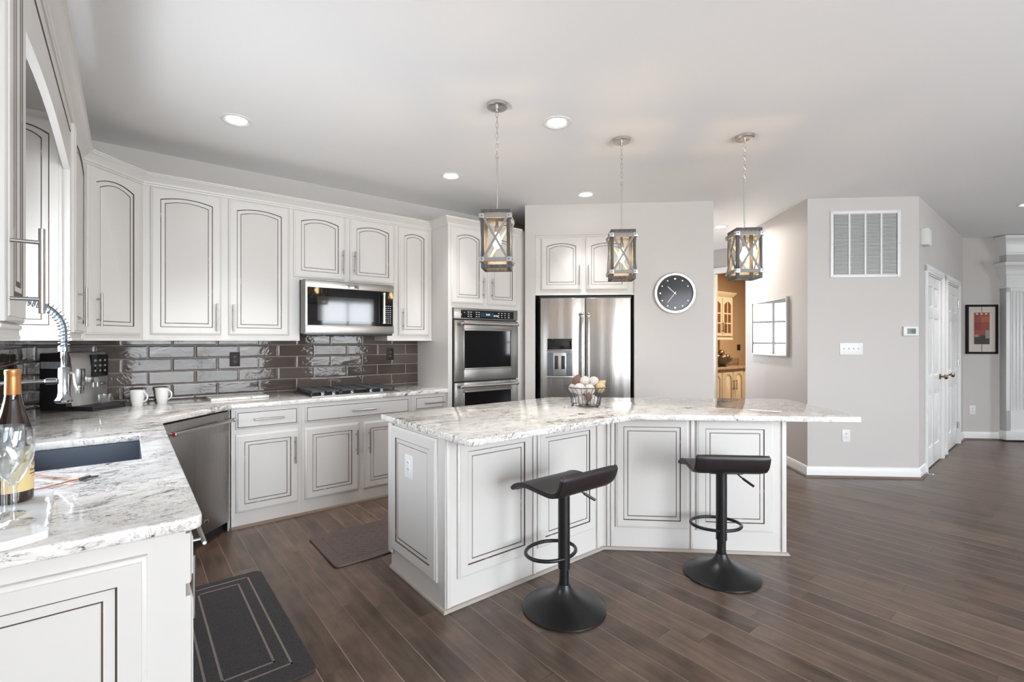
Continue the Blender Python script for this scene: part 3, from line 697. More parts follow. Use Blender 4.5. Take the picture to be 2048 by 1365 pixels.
# crown round all of them and the tower
XT0, XT1, YT = 2.384, 3.262, 3.93
CR = [(0, 2.470), (0.006, 2.470), (0.007, 2.480), (0.013, 2.484), (0.014, 2.496), (0.022, 2.506), (0.034, 2.518), (0.046, 2.532), (0.050, 2.534), (0.050, 2.541), (0.056, 2.543), (0.056, 2.552), (0, 2.552)]
pathc = [(LEFT_X + 0.002, 1.49), (-0.218, 1.49), (-0.218, 3.95), P2(PD + U * -0.018 + V * 0.006), (XT0, YFU), (XT0, YT + 0.018), (XT1, YT + 0.018)]
pathc[2] = (-0.218, 3.934)
tag(M().sweep(pathc, CR).build('crown_molding', 'paint', None, True, 25), 'white stepped crown molding along the tops of the wall cabinets', 'molding')
# arched valance over the window
v = thing('valance', 'arched white valance board across the top of the sink window', 'valance', (0, 0, 0))
def arch_board(x0, x1, y0, y1, ztop, zend, rise, name, mi):
    n = 24; poly = [(y0, ztop), (y1, ztop)] + [(y1 + (y0 - y1) * i / n, zend + rise * math.sin(PI * i / n)) for i in range(n + 1)]
    m = M(); m.prism(poly, x0, x1); 
    mt = Matrix(((0, 0, 1, 0), (1, 0, 0, 0), (0, 1, 0, 0), (0, 0, 0, 1)))
    bmesh.ops.transform(m.bm, matrix=mt, verts=m.bm.verts); return m.build(name, mi, v)
arch_board(-0.243, -0.218, 1.741, 3.198, 2.470, 2.212, 0.050, 'board', 'paint')
M().box(-0.218, -0.2155, 1.741, 3.198, 2.398, 2.404).build('bead', 'glaze', v)

# ------------------------------------------------------------------ oven tower
c = thing('oven_cabinet', 'tall white cabinet tower housing the double wall oven', 'cabinet', (0, YT, 0))
m = M(); f0, f1 = 0.018, 0.638
m.box(XT0, 2.430, f0, f1, 0, ZU1); m.box(3.221, XT1, f0, f1, 0, ZU1); m.box(2.430, 3.221, f0, f1, 1.692, ZU1); m.box(2.430, 3.221, f0, f1, 0, 0.42); m.build('body', 'paint', c)
door(c, 2.415, 2.791, 1.736, 2.464, 0, 0.032, 2.781, 1.895); door(c, 2.841, 3.213, 1.736, 2.464, 0, 0.032, 2.886, 1.895)
drawer(c, 2.415, 3.213, 0.13, 0.40, 0, 2.81); toe(c, [(XT0, f0), (XT1, f0)])
struct(M().box(3.2625, 3.340, 3.950, 3.966, 0, 2.552).build('trim_3', 'paint'), 'white filler strip between the oven tower and the refrigerator wall')
ov = thing('wall_oven', 'stainless double wall oven with two black glass doors', 'oven', (0, YT, 0))
OX0, OX1 = 2.434, 3.217
M().box(OX0 + 0.004, OX1 - 0.004, 0.02, 0.58, 0.424, 1.688).build('body', 'black', ov)
pan = M().box(OX0, OX1, -0.012, 0.019, 1.585, 1.688, 0.003).build('control_panel', 'steel', ov)
M().box(2.508, 3.161, -0.015, -0.011, 1.594, 1.672, 0.002).build('touch_panel', 'black_gloss', pan)
M().box(2.735, 2.90, -0.0158, -0.0148, 1.607, 1.655).build('display', plain('display_glass', (0.03, 0.045, 0.06), 0.1), pan)
m = M()
for x in (2.806, 2.824, 2.840): m.box(x, x + 0.011, -0.0166, -0.0156, 1.626, 1.640)
m.build('clock_digits', 'lcd', pan)
for bx in (2.585, 2.680, 2.955, 2.995, 3.035, 3.085):
    m = M()
    for r_ in range(3):
        for q in range(2 if bx < 2.7 else 1): m.box(bx + q * 0.03, bx + q * 0.03 + 0.018, -0.0158, -0.0148, 1.608 + r_ * 0.021, 1.613 + r_ * 0.021)
    m.build('key_legend', 'white', pan)
MT['oven_glass'] = plain('oven_window_glass', (0.006, 0.006, 0.007), 0.05, spec=0.45)
def oven_door(z0, z1, w0, w1):
    fr = M(); y0, y1 = -0.022, 0.016; a, b = OX0 + 0.004, OX1 - 0.004; wl, wr = 2.543, 3.121
    fr.box(a, wl, y0, y1, z0, z1, 0.003); fr.box(wr, b, y0, y1, z0, z1, 0.003); fr.box(wl - 0.004, wr + 0.004, y0, y1, z0, w0, 0.003); fr.box(wl - 0.004, wr + 0.004, y0, y1, w1, z1, 0.003)
    dr = fr.build('door', 'steel', ov)
    M().box(wl - 0.003, wr + 0.003, y0 + 0.006, y1 - 0.002, w0 - 0.003, w1 + 0.003).build('oven_window', 'oven_glass', dr)
    m = M(); L_ = M()
    for p_, q_, r_, s_ in ((wl - 0.012, wl + 0.003, w0 - 0.012, w1 + 0.012), (wr - 0.003, wr + 0.012, w0 - 0.012, w1 + 0.012)): m.box(p_, q_, y0 - 0.003, y0 + 0.008, r_, s_, 0.002)
    for r_, s_ in ((w0 - 0.012, w0 + 0.003), (w1 - 0.003, w1 + 0.012)): m.box(wl - 0.012, wr + 0.012, y0 - 0.003, y0 + 0.008, r_, s_, 0.002)
    m.build('window_bezel', 'steel', dr)
    hz = z1 - 0.035
    h = M(); h.cyl((2.500, -0.075, hz), (3.150, -0.075, hz), 0.0125, 16)
    for x in (2.515, 3.135): h.cyl((x, -0.020, hz), (x, -0.075, hz), 0.011, 12)
    h.cyl((2.474, -0.075, hz), (2.502, -0.075, hz), 0.0165, 16, 0, 0.003); h.cyl((3.148, -0.075, hz), (3.176, -0.075, hz), 0.0165, 16, 0, 0.003)
    hh = h.build('handle', 'nickel', dr)
    M().cyl((2.502, -0.075, hz), (2.507, -0.075, hz), 0.0135, 16).build('red_band', 'red', hh)
oven_door(0.982, 1.572, 1.104, 1.474); oven_door(0.440, 0.968, 0.545, 0.872)

# ------------------------------------------------------------------ microwave
mw = thing('microwave', 'stainless over the range microwave with black glass door', 'microwave', (0, 0, 0))
MX0, MX1, MY = 1.134, 1.906, 4.105
M().box(MX0, MX1, MY + 0.03, 4.556, 1.432, 1.880, 0.002).build('body', 'steel', mw)
fr = M(); gl0, gl1, gz0, gz1 = 1.150, 1.896, 1.503, 1.814
fr.box(MX0, MX1, MY, MY + 0.029, 1.440, gz0, 0.003); fr.box(MX0, MX1, MY, MY + 0.029, gz1, 1.872, 0.003); fr.box(MX0, gl0, MY, MY + 0.029, gz0, gz1); fr.box(gl1, MX1, MY, MY + 0.029, gz0, gz1)
dr = fr.build('door', 'steel', mw)
M().box(gl0 - 0.002, gl1 + 0.002, MY + 0.002, MY + 0.025, gz0 - 0.002, gz1 + 0.002).build('door_glass', 'black_gloss', dr)
g_ = plain('mesh_window_glass', (0.030, 0.028, 0.027), 0.06, spec=0.6)
M().box(1.228, 1.715, MY + 0.0008, MY + 0.003, 1.540, 1.742).build('mesh_window', g_, dr)
m = M(); m.cyl((1.796, MY - 0.036, 1.525), (1.796, MY - 0.036, 1.800), 0.012, 16); 
for z in (1.535, 1.790): m.cyl((1.796, MY - 0.036, z - 0.012), (1.796, MY - 0.036, z + 0.012), 0.0145, 16, 0, 0.003); m.cyl((1.796, MY, z), (1.796, MY - 0.036, z), 0.010, 12)
m.build('handle', 'nickel', dr)
m = M()
for i in range(3):
    for j in range(9): m.box(1.822 + i * 0.022, 1.834 + i * 0.022, MY + 0.0008, MY + 0.003, 1.53 + j * 0.019, 1.535 + j * 0.019)
m.build('lettering', 'white', dr)
m = M(); m.box(1.462, 1.578, MY - 0.003, MY + 0.001, 1.826, 1.855, 0.001); bd = m.build('badge', 'chrome', mw)
def text(body, size, parent, loc, rot, mat, ext=0.0006, name='lettering', align='CENTER', spacing=1.0):
    cu = bpy.data.curves.new(name, 'FONT'); cu.body = body; cu.size = size; cu.extrude = ext; cu.align_x = align; cu.align_y = 'CENTER'; cu.space_character = spacing
    tmp = bpy.data.objects.new(name, cu); me_ = bpy.data.meshes.new_from_object(tmp); bpy.data.objects.remove(tmp); bpy.data.curves.remove(cu); me_.materials.clear(); me_.materials.append(MT[mat])
    o = bpy.data.objects.new(name, me_); col.objects.link(o); o.parent = parent; o.location = loc; o.rotation_euler = rot; return o
text('KitchenAid', 0.021, bd, (1.520, MY - 0.0036, 1.8405), (PI / 2, 0, 0), 'ink', spacing=0.95)
m = M(); m.box(MX0 + 0.012, MX1 - 0.012, MY + 0.008, 4.50, 1.418, 1.4315, 0.003); m.build('vent_grille', 'black', mw)

# ------------------------------------------------------------------ cooktop
ck = thing('cooktop', 'five knob stainless gas cooktop with black cast iron grates', 'cooktop', (0, 0, CT1))
CX0, CX1, CY0, CY1 = 1.157, 1.925, 4.015, 4.520
M().box(CX0, CX1, CY0, CY1, 0.0005, 0.010, 0.004).build('tray', 'steel', ck)
nG = 3; gw = (CX1 - CX0 - 0.03) / nG
for i in range(nG):
    a = CX0 + 0.015 + i * gw + 0.002; b = a + gw - 0.004; m = M(); g0, g1, zt = CY0 + 0.085, CY1 - 0.015, 0.042
    for x in (a, b - 0.012): m.box(x, x + 0.012, g0, g1, zt - 0.014, zt, 0.002)
    for y in (g0, g1 - 0.012): m.box(a, b, y, y + 0.012, zt - 0.014, zt, 0.002)
    for j in range(1, 8):
        y = g0 + (g1 - g0) * j / 8; m.box(a - 0.001, b + 0.001, y - 0.005, y + 0.005, zt - 0.012, zt, 0.002)
    m.box((a + b) / 2 - 0.006, (a + b) / 2 + 0.006, g0, g1, zt - 0.012, zt)
    for x in (a, b - 0.012):
        for y in (g0, g1 - 0.012): m.box(x, x + 0.012, y, y + 0.012, 0.0095, zt - 0.01)
    m.build('grate', 'iron', ck)
for i, (x, y) in enumerate(((1.31, 4.20), (1.31, 4.42), (1.54, 4.31), (1.77, 4.20), (1.77, 4.42))):
    M().lathe([(0, 0.010), (0.045, 0.010), (0.045, 0.018), (0.032, 0.024), (0, 0.024)], 24, 0, None, (x, y, 0)).build('burner', 'iron', ck)
for x in (1.255, 1.345, 1.500, 1.665, 1.765):
    M().lathe([(0, 0.0095), (0.022, 0.0095), (0.021, 0.014), (0.017, 0.017), (0.018, 0.032), (0.014, 0.036), (0, 0.036)], 20, 0, None, (x, CY0 + 0.042, 0)).build('knob', 'chrome', ck)

# ------------------------------------------------------------------ fridge and the cabinet over it
fr = thing('refrigerator', 'stainless french door refrigerator with water dispenser', 'refrigerator', (PF[0], PF[1], 0), OM)
FA, FB = 0.166, 1.098
M().box(FA - 0.01, FB + 0.01, 0.045, 0.72, 0.02, 1.80).build('body', 'black', fr)
def fdoor(x0, x1, z0, z1, holes=None):
    n = 14; m = M()
    def slabby(a, b, zz0, zz1):
        pts = []
        for i in range(n + 1):
            x = a + (b - a) * i / n; u = (x - x0) / (x1 - x0) * 2 - 1; pts.append((x, -0.028 + 0.016 * u * u))
        pts += [(b, 0.04), (a, 0.04)]; m.prism(pts, zz0, zz1, 0, 0.003)
    slabby(x0, x1, z0, z1); return m.build('door', 'steel_v', fr)
ld = fdoor(FA, 0.628, 0.62, 1.820); rd = fdoor(0.638, FB, 0.62, 1.820); fz = fdoor(FA, FB, 0.06, 0.61); fz.name = 'freezer_drawer'
for dd_, x in ((ld, 0.598), (rd, 0.664)):
    m = M(); pth = [(x, -0.035 - 0.036 * math.sin(PI * min(1, max(0, i / 14)) * 1.0) ** 0.35, 0.72 + (1.655 - 0.72) * i / 14) for i in range(15)]
    m.tube(pth, 0.0135, 12); 
    for z in (1.635, 0.74): m.cyl((x, -0.015, z), (x, -0.066, z), 0.014, 14); m.sphere((x, -0.062, z + (0.018 if z > 1 else -0.018)), 0.0165, 0, 14, 8)
    m.build('handle', 'nickel', dd_)
m = M(); m.box(0.236, 0.494, -0.036, -0.020, 1.282, 1.394, 0.004); dp_ = m.build('dispenser_display', 'black_gloss', ld)
M().box(0.230, 0.500, -0.034, -0.02, 1.262, 1.282, 0.003).build('dispenser_bezel', 'chrome', ld)
m = M(); m.box(0.236, 0.494, -0.0345, -0.02, 1.000, 1.250, 0.004); rc = m.build('dispenser_recess', plain('recess_blue_grey', (0.11, 0.125, 0.145), 0.3), ld)
m = M(); m.box(0.298, 0.432, -0.038, -0.030, 1.010, 1.245, 0.003); m.build('dispenser_backplate', 'silver', ld)
for x in (0.312, 0.382): M().box(x, x + 0.040, -0.043, -0.034, 1.075, 1.215, 0.004).build('dispenser_paddle', 'black', ld)
m = M(); m.box(0.226, 0.504, -0.055, -0.02, 0.985, 1.002, 0.004); m.build('drip_tray', 'silver', ld)
m = M(); m.box(FA - 0.01, FB + 0.01, 0.0, 0.2, 1.805, 1.842, 0.003); m.build('hinge_cover', 'black', fr)
c = thing('wall_cabinet', 'white double door cabinet recessed in the wall above the refrigerator', 'cabinet', (PF[0], PF[1], 0), OM)
m = M(); m.box(0.1085, 1.1395, 0.018, 0.60, 1.866, 2.486); m.build('body', 'paint', c)
M().sweep([(0.1085, 0.018), (1.1395, 0.018)], [(0, 2.470), (0.008, 2.470), (0.014, 2.478), (0.014, 2.486), (0, 2.486)]).build('top_molding', 'paint', c)
M().sweep([(0.1085, 0.018), (1.1395, 0.018)], [(0, 1.853), (0.012, 1.853), (0.012, 1.862), (0.006, 1.868), (0, 1.868)]).build('bottom_molding', 'paint', c)
door(c, 0.172, 0.594, 1.906, 2.456, 0, 0.030, 0.572, 2.06); door(c, 0.640, 1.075, 1.906, 2.456, 0, 0.030, 0.664, 2.06)

# ================================================================== ISLAND
isl = thing('kitchen_island', 'white bent kitchen island with glazed raised panels on brown shoe molding', 'island', (0, 0, 0))
A = Vector((1.250, 2.098)); Bm = Vector((2.452, 2.100)); RZ_I = math.atan2(1.318 - 2.118, 3.296 - 2.454); UI = Vector((math.cos(RZ_I), math.sin(RZ_I))); VI = Vector((-UI.y, UI.x))
Cc = Bm + UI * 1.160; Dd = Cc + VI * 0.62; Ee = Bm + VI * 0.62 ; 
body = [P2(A), P2(Bm), P2(Cc), P2(Dd), P2(Vector((2.70, 2.735))), (1.255, 2.735)]
body[4] = (2.72, 2.735)
dI = Dd - UI * ((Dd - Vector((2.72, 2.735))).dot(UI))
M().prism([P2(A), P2(Bm), P2(Cc), P2(Dd), P2(dI), (1.255, 2.735)], 0.0, CT0 - 0.001).build('body', 'paint', isl)
def ipanel(loc, rz, x0, x1, z0, z1, ins):
    o = raised(x0, x1, z0, z1, -0.016, 0.016, 0, ins).build('panel', ['paint', 'glaze'], isl); o.location = (loc[0], loc[1], 0); o.rotation_euler = (0, 0, rz)
ipanel((0, A.y), 0, 1.319, 1.823, 0.150, 0.856, 0.058); ipanel((0, A.y), 0, 1.868, 2.362, 0.160, 0.856, 0.054)
ipanel(Bm, RZ_I, 0.081, 0.547, 0.148, 0.860, 0.050); ipanel(Bm, RZ_I, 0.597, 1.075, 0.143, 0.860, 0.056)
ipanel((A.x, 0), -PI / 2, -2.705, -2.170, 0.125, 0.866, 0.064)
for x0_, x1_ in ((A.x + 0.006, A.x + 0.030), (1.833, 1.857), (2.385, 2.405)):
    M().box(x0_, x1_, A.y - 0.010, A.y, 0.02, CT0 - 0.002, 0.003).build('pilaster_strip', 'paint', isl)
for x in (0.035, 0.060, 0.572, 1.138):
    o = M().box(x - 0.010, x + 0.010, -0.010, 0, 0.02, CT0 - 0.002, 0.003).build('pilaster_strip', 'paint', isl); o.location = (Bm.x, Bm.y, 0); o.rotation_euler = (0, 0, RZ_I)
m = M(); m.box(A.x - 0.014, A.x, 2.695, 2.745, 0.10, CT0 - 0.002, 0.004); m.build('corner_post', 'paint', isl)
toe(isl, [(1.255, 2.735), P2(A), P2(Bm), P2(Cc), P2(Dd)], 'shoe_grey')
TI0, TI1, TI2 = Vector((1.228, 1.850)), Vector((2.462, 1.852)), Vector((3.445, 0.930))
ur = (TI2 - TI1).normalized(); vr = Vector((-ur.y, ur.x)); TI3 = TI2 + vr * 0.93; bk = Vector((2.70, 2.845)); 
TI3 = Vector((4.06, 1.615)); 
r0 = 0.03
slab('island_countertop', [
    [(1.228, 1.880), (1.237, 1.859), (1.258, 1.850), P2(TI1), P2(bk), (1.235, 2.845)],
    [P2(TI1), P2(TI2 - ur * 0.03), P2(TI2 - ur * 0.008 + vr * 0.008), P2(TI2 + vr * 0.03), P2(TI3), P2(bk)]], 'white veined granite slab on the bent kitchen island')

# ================================================================== PENDANTS
def pendant(loc, label, first=None):
    if first is not None:
        r = dup(first); r.location = (loc[0], loc[1], ZC); r['label'] = label; return r
    t = thing('pendant_light', label, 'pendant light', (loc[0], loc[1], ZC), OM, 'pendant lights over the island')
    M().lathe([(0, -0.022), (0.012, -0.026), (0.060, -0.022), (0.0635, -0.018), (0.0635, 0.0), (0, 0)], 32).build('canopy', 'nickel', t)
    M().cyl((0, 0, -0.02), (0, 0, -0.048), 0.008, 12).build('loop_stem', 'nickel', t)
    z = -0.044; i = 0; ch = M()
    while z > -0.31:
        pts = []
        for k in range(14):
            a = 2 * PI * k / 14; dx = 0.0075 * math.cos(a); dz = 0.019 * math.sin(a)
            dz = math.copysign(min(abs(dz), 0.019), dz); pts.append((dx, 0, z - 0.018 + dz) if i % 2 == 0 else (0, dx, z - 0.018 + dz))
        ch.tube(pts, 0.0017, 6, True); z -= 0.032; i += 1
    ch.build('chain', 'nickel', t)
    zt, zb_ = 2.150 - ZC, 1.803 - ZC; h = 0.086
    M().cyl((0, 0, z + 0.012), (0, 0, zt - 0.02), 0.0052, 10).build('rod', 'nickel', t)
    for nm_, k in (('top_frame', 0), ('bottom_frame', zb_ - zt + 0.020)):
        m = M()
        for s_ in (-1, 1):
            m.box(-h, h, s_ * (h - 0.010) - 0.010, s_ * (h - 0.010) + 0.010, zt - 0.020 + k, zt + k, 0.002)
            m.box(s_ * (h - 0.010) - 0.010, s_ * (h - 0.010) + 0.010, -h + 0.018, h - 0.018, zt - 0.0195 + k, zt - 0.0005 + k, 0.002)
        if k == 0: m.box(-h + 0.018, h - 0.018, -0.012, 0.012, zt - 0.018, zt - 0.006)
        m.build(nm_, 'barnwood', t)
    for sx in (-1, 1):
        for sy in (-1, 1): M().box(sx * (h - 0.010) - 0.010, sx * (h - 0.010) + 0.010, sy * (h - 0.010) - 0.010, sy * (h - 0.010) + 0.010, zb_ + 0.020, zt - 0.020, 0.002).build('post', 'barnwood', t)
    zc1, zc0 = zt - 0.040, zb_ + 0.050
    for k in range(4):
        R = Matrix.Rotation(k * PI / 2, 4, 'Z')
        m = M(); y = -h - 0.004
        for zz in (zc1, zc0): m.box(-h + 0.012, h - 0.012, y - 0.005, y + 0.005, zz - 0.012, zz + 0.012, 0.001, 0, R)
        for s_ in (-1, 1):
            L2 = math.hypot(2 * (h - 0.012), zc1 - zc0); a = math.atan2(zc1 - zc0, 2 * (h - 0.012))
            T = R @ Matrix.Translation((0, y - 0.002 * s_, (zc0 + zc1) / 2)) @ Matrix.Rotation(-s_ * a, 4, 'Y')
            m.box(-L2 / 2, L2 / 2, -0.004, 0.004, -0.0075, 0.0075, 0.001, 0, T)
        m.build('cross_brace', 'brace', t)
        for zz in (zc1, zc0):
            for s_ in (-1, 1):
                m = M(); m.box(s_ * (h - 0.006) - 0.014, s_ * (h - 0.006) + 0.014, y - 0.0085, y - 0.0045, zz - 0.014, zz + 0.014, 0.001, 0, R); m.cyl(R @ Vector((s_ * (h - 0.006), y - 0.008, zz)), R @ Vector((s_ * (h - 0.006), y - 0.012, zz)), 0.0035, 8, 1)
                m.build('corner_bracket', ['silver_pl', 'dark_slot'], t)
    M().lathe([(0, zt - 0.12), (0.014, zt - 0.12), (0.016, zt - 0.09), (0.010, zt - 0.075), (0.006, zt - 0.02)], 16).build('socket', 'nickel', t)
    b = M().lathe([(0, -0.100), (0.012, -0.096), (0.022, -0.082), (0.026, -0.066), (0.024, -0.048), (0.015, -0.024), (0.012, 0.0)], 18, 0, None, (0, 0, zt - 0.118)).build('bulb', 'bulb', t)
    l = bpy.data.lights.new('bulb_light', 'POINT'); l.energy = 1.8; l.color = (1.0, 0.66, 0.34); l.shadow_soft_size = 0.03
    lo = bpy.data.objects.new('bulb_light', l); col.objects.link(lo); lo.parent = t; lo.location = (0, 0, zt - 0.185); b.visible_shadow = False
    return t
MT['silver_pl'] = plain('zinc_plate', (0.50, 0.49, 0.48), 0.35, 0.6)
pd = pendant((1.757, 2.338), 'lantern pendant hanging nearest the wall oven, leftmost of the three')
pendant((2.755, 2.187), 'lantern pendant hanging before the refrigerator, middle of the three', pd)
pendant((3.389, 1.614), 'lantern pendant hanging right of the wall clock, rightmost of the three', pd)

# recessed ceiling lights
def can(loc, label, first=None):
    if first is not None:
        r = dup(first); r.location = (loc[0], loc[1], ZC); r['label'] = label; return r
    t = thing('ceiling_light', label, 'ceiling light', (loc[0], loc[1], ZC), 0, 'recessed ceiling lights')
    M().lathe([(0.074, -0.001), (0.078, -0.006), (0.094, -0.004), (0.096, -0.0005)], 40).build('trim_ring', 'white', t)
    M().lathe([(0.060, -0.0012), (0.061, -0.0022), (0.0745, -0.0045), (0.0745, -0.0012)], 40).build('baffle', 'white', t)
    M().lathe([(0, -0.0025), (0.060, -0.0025), (0.060, -0.0008), (0, -0.0008)], 40).build('lens', 'can_glow', t)
    l = bpy.data.lights.new('lens_light', 'AREA'); l.shape = 'DISK'; l.size = 0.14; l.energy = 2.6; l.color = (1.0, 0.98, 0.95); l.spread = 1.3
    lo = bpy.data.objects.new('lens_light', l); col.objects.link(lo); lo.parent = t; lo.location = (0, 0, -0.012); return t
cl = can((0.557, 3.562), 'round recessed ceiling light over the dishwasher corner')
can((2.209, 2.283), 'round recessed ceiling light between the left and middle pendants, nearest the camera', cl)
can((2.204, 3.60), 'round recessed ceiling light in front of the wall oven tower', cl)
can((3.515, 3.225), 'round recessed ceiling light in front of the refrigerator wall', cl)
hall_can = can((5.838, 3.082), 'round recessed ceiling light in the passage beside the clock wall', cl)
for ch in hall_can.children:
    if ch.type == 'LIGHT': ch.data = ch.data.copy(); ch.data.energy = 14; ch.data.spread = 2.9; ch.data.color = (1.0, 0.92, 0.84)
far_can = can((7.40, 0.545), 'round recessed ceiling light at the right edge near the pilaster', cl)
for ch in far_can.children:
    if ch.type == 'LIGHT': ch.data = ch.data.copy(); ch.data.energy = 5; ch.data.spread = 1.6

# ================================================================== STOOLS
def stool(loc, rz, label, first=None):
    if first is not None:
        r = dup(first); r.location = (loc[0], loc[1], 0); r.rotation_euler = (0, 0, rz); r['label'] = label; return r
    t = thing('bar_stool', label, 'bar stool', (loc[0], loc[1], 0), rz, 'bar stools at the island')
    M().lathe([(0, 0), (0.205, 0), (0.213, 0.004), (0.212, 0.010), (0.196, 0.018), (0.160, 0.030), (0.115, 0.048), (0.075, 0.068), (0.050, 0.088), (0.036, 0.110), (0.030, 0.128), (0, 0.128)], 56).build('base', 'stool_metal', t)
    M().cyl((0, 0, 0.11), (0, 0, 0.24), 0.0245, 24).build('gas_lift', 'stool_metal', t)
    M().cyl((0, 0, 0.205), (0, 0, 0.615), 0.0305, 28, 0, 0.002).build('column', 'stool_metal', t)
    pts = []
    for k in range(36):
        a = 2 * PI * k / 36; r = 0.145; x = r * math.cos(a); y = 0.098 + 0.115 * math.sin(a); pts.append((x, y, 0.262))
    M().tube(pts, 0.0095, 10, True).build('footrest', 'stool_metal', t)
    m = M(); m.tube([(0.03, 0.0, 0.618), (0.07, -0.02, 0.610), (0.095, -0.035, 0.585), (0.15, -0.07, 0.545)], 0.0045, 8); m.tube([(0.105, -0.042, 0.577), (0.155, -0.073, 0.541)], 0.0075, 8); m.build('lever', 'stool_metal', t)
    M().box(-0.09, 0.09, -0.09, 0.09, 0.612, 0.624, 0.003).build('seat_plate', 'stool_metal', t)
    prof = [(0.200, 0.607), (0.190, 0.620), (0.165, 0.636), (0.125, 0.650), (0.08, 0.655), (0.02, 0.652), (-0.05, 0.647), (-0.095, 0.646), (-0.125, 0.652), (-0.147, 0.668), (-0.160, 0.692), (-0.168, 0.718), (-0.176, 0.744)]
    # smooth the profile
    for _ in range(2):
        q = [prof[0]]
        for a, b in zip(prof, prof[1:]): q += [(a[0] * .75 + b[0] * .25, a[1] * .75 + b[1] * .25), (a[0] * .25 + b[0] * .75, a[1] * .25 + b[1] * .75)]
        prof = q + [prof[-1]]
    tb = bmesh.new(); NX = 10; th = 0.026; top, bot = [], []
    nP = len(prof)
    for i, (y, z) in enumerate(prof):
        a = prof[max(0, i - 1)]; b = prof[min(nP - 1, i + 1)]; d = Vector((b[0] - a[0], b[1] - a[1])).normalized(); n = Vector((d.y, -d.x))
        if n.y < 0: n = -n
        e_ = min(i, nP - 1 - i); w = 0.200 - (0.010 * max(0, 1 - e_ / 4.0)) ; tk = th * (0.55 + 0.45 * min(1, e_ / 4.0))
        r1, r2 = [], []
        for j in range(NX + 1):
            u = -1 + 2 * j / NX; x = u * w; ed = 1.0 if abs(u) < 0.85 else 0.75; 
            r1.append(tb.verts.new((x, y, z))); r2.append(tb.verts.new((x, y - n.x * tk * ed, z - n.y * tk * ed)))
        top.append(r1); bot.append(r2)
    for G_ in (top, bot):
        for i in range(nP - 1):
            for j in range(NX): tb.faces.new((G_[i][j], G_[i][j + 1], G_[i + 1][j + 1], G_[i + 1][j]))
    for i in range(nP - 1):
        for j in (0, NX): tb.faces.new((top[i][j], top[i + 1][j], bot[i + 1][j], bot[i][j]))
    for i in (0, nP - 1):
        for j in range(NX): tb.faces.new((top[i][j], top[i][j + 1], bot[i][j + 1], bot[i][j]))
    bmesh.ops.recalc_face_normals(tb, faces=list(tb.faces))
    sharp = [e for e in tb.edges if len(e.link_faces) == 2 and e.calc_face_angle(0) > 1.0]
    bmesh.ops.bevel(tb, geom=sharp, offset=0.005, segments=2, affect='EDGES')
    mm = M(); mm.bm.free(); mm.bm = tb; seat = mm.build('seat', 'leather', t, True, 60)
    st = M()
    for s_ in (-1, 1): st.tube([(s_ * 0.190, y, z + 0.0006) for y, z in prof], 0.0012, 5)
    st.build('stitching', 'stitch', seat)
    return t
MT['stitch'] = plain('seat_stitching', (0.07, 0.05, 0.05), 0.6)
s1 = stool((1.748, 1.755), 0.0, 'dark leather bar stool at the left, straight section of the island')
stool((2.719, 1.430), OM, 'dark leather bar stool at the right, angled section of the island', s1)

# ================================================================== MATS
def mat_rounded(x0, x1, y0, y1, r, z0, z1, b, m):
    pts = []
    for cx, cy_, a0 in ((x1 - r, y0 + r, -PI / 2), (x1 - r, y1 - r, 0), (x0 + r, y1 - r, PI / 2), (x0 + r, y0 + r, PI)):
        for k in range(7): a = a0 + k * PI / 12; pts.append((cx + r * math.cos(a), cy_ + r * math.sin(a)))
    return m.prism(pts, z0, z1, 0, b)
t = thing('floor_mat', 'charcoal pile floor mat with two taupe border lines in front of the sink', 'mat', (0, 0, 0))
mat_rounded(0.165, 0.618, 2.055, 3.165, 0.04, 0.0005, 0.011, 0.003, M()).build('pile', 'mat_dark', t)
m = M()
for d in (0.072, 0.128):
    a0, a1, b0, b1 = 0.165 + d, 0.618 - d, 2.055 + d + 0.03, 3.165 - d + 0.02; w = 0.009
    m.box(a0, a1, b0, b0 + w, 0.0105, 0.0118); m.box(a0, a1, b1 - w, b1, 0.0105, 0.0118); m.box(a0, a0 + w, b0, b1, 0.0105, 0.0118); m.box(a1 - w, a1, b0, b1, 0.0105, 0.0118)
m.build('border_line', 'mat_line', t)
t = thing('floor_mat', 'brown embossed comfort mat between the cooktop cabinets and the island', 'mat', (0, 0, 0))
mat_rounded(0.975, 1.90, 2.905, 3.465, 0.04, 0.0005, 0.014, 0.007, M()).build('border', 'mat_edge', t)
mat_rounded(1.045, 1.83, 2.975, 3.395, 0.005, 0.0135, 0.0155, 0.001, M()).build('embossed_field', 'mat_brown', t)

# ================================================================== WALL FITTINGS
def plate(name, label, cat, loc, rz, w, h, mat='white', face='white', slots='duplex', group=None):
    t = thing(name, label, cat, loc, rz, group)
    M().box(-w / 2, w / 2, -0.006, 0, -h / 2, h / 2, 0.003).build('cover_plate', mat, t)
    if slots == 'duplex':
        for z in (-0.02, 0.02):
            r = M().lathe([(0, 0), (0.0165, 0), (0.0165, 0.002), (0, 0.002)], 20, 0, Matrix.Translation((0, -0.006, z)) @ Matrix.Rotation(PI / 2, 4, 'X')).build('receptacle', face, t)
            m = M()
            for x in (-0.006, 0.006): m.box(x - 0.0012, x + 0.0012, -0.0088, -0.0075, z - 0.001, z + 0.008)
            m.cyl((0, -0.0075, z - 0.008), (0, -0.0088, z - 0.008), 0.0022, 8); m.build('slot', 'dark_slot', r)
    return t
MT['brown_plate'] = plain('dark_brown_plate', (0.022, 0.017, 0.016), 0.45, spec=0.2)
MT['brown_recep'] = plain('dark_brown_receptacle', (0.035, 0.027, 0.025), 0.45, spec=0.2)
MT['slot_light'] = plain('grey_slot', (0.30, 0.29, 0.28), 0.5)
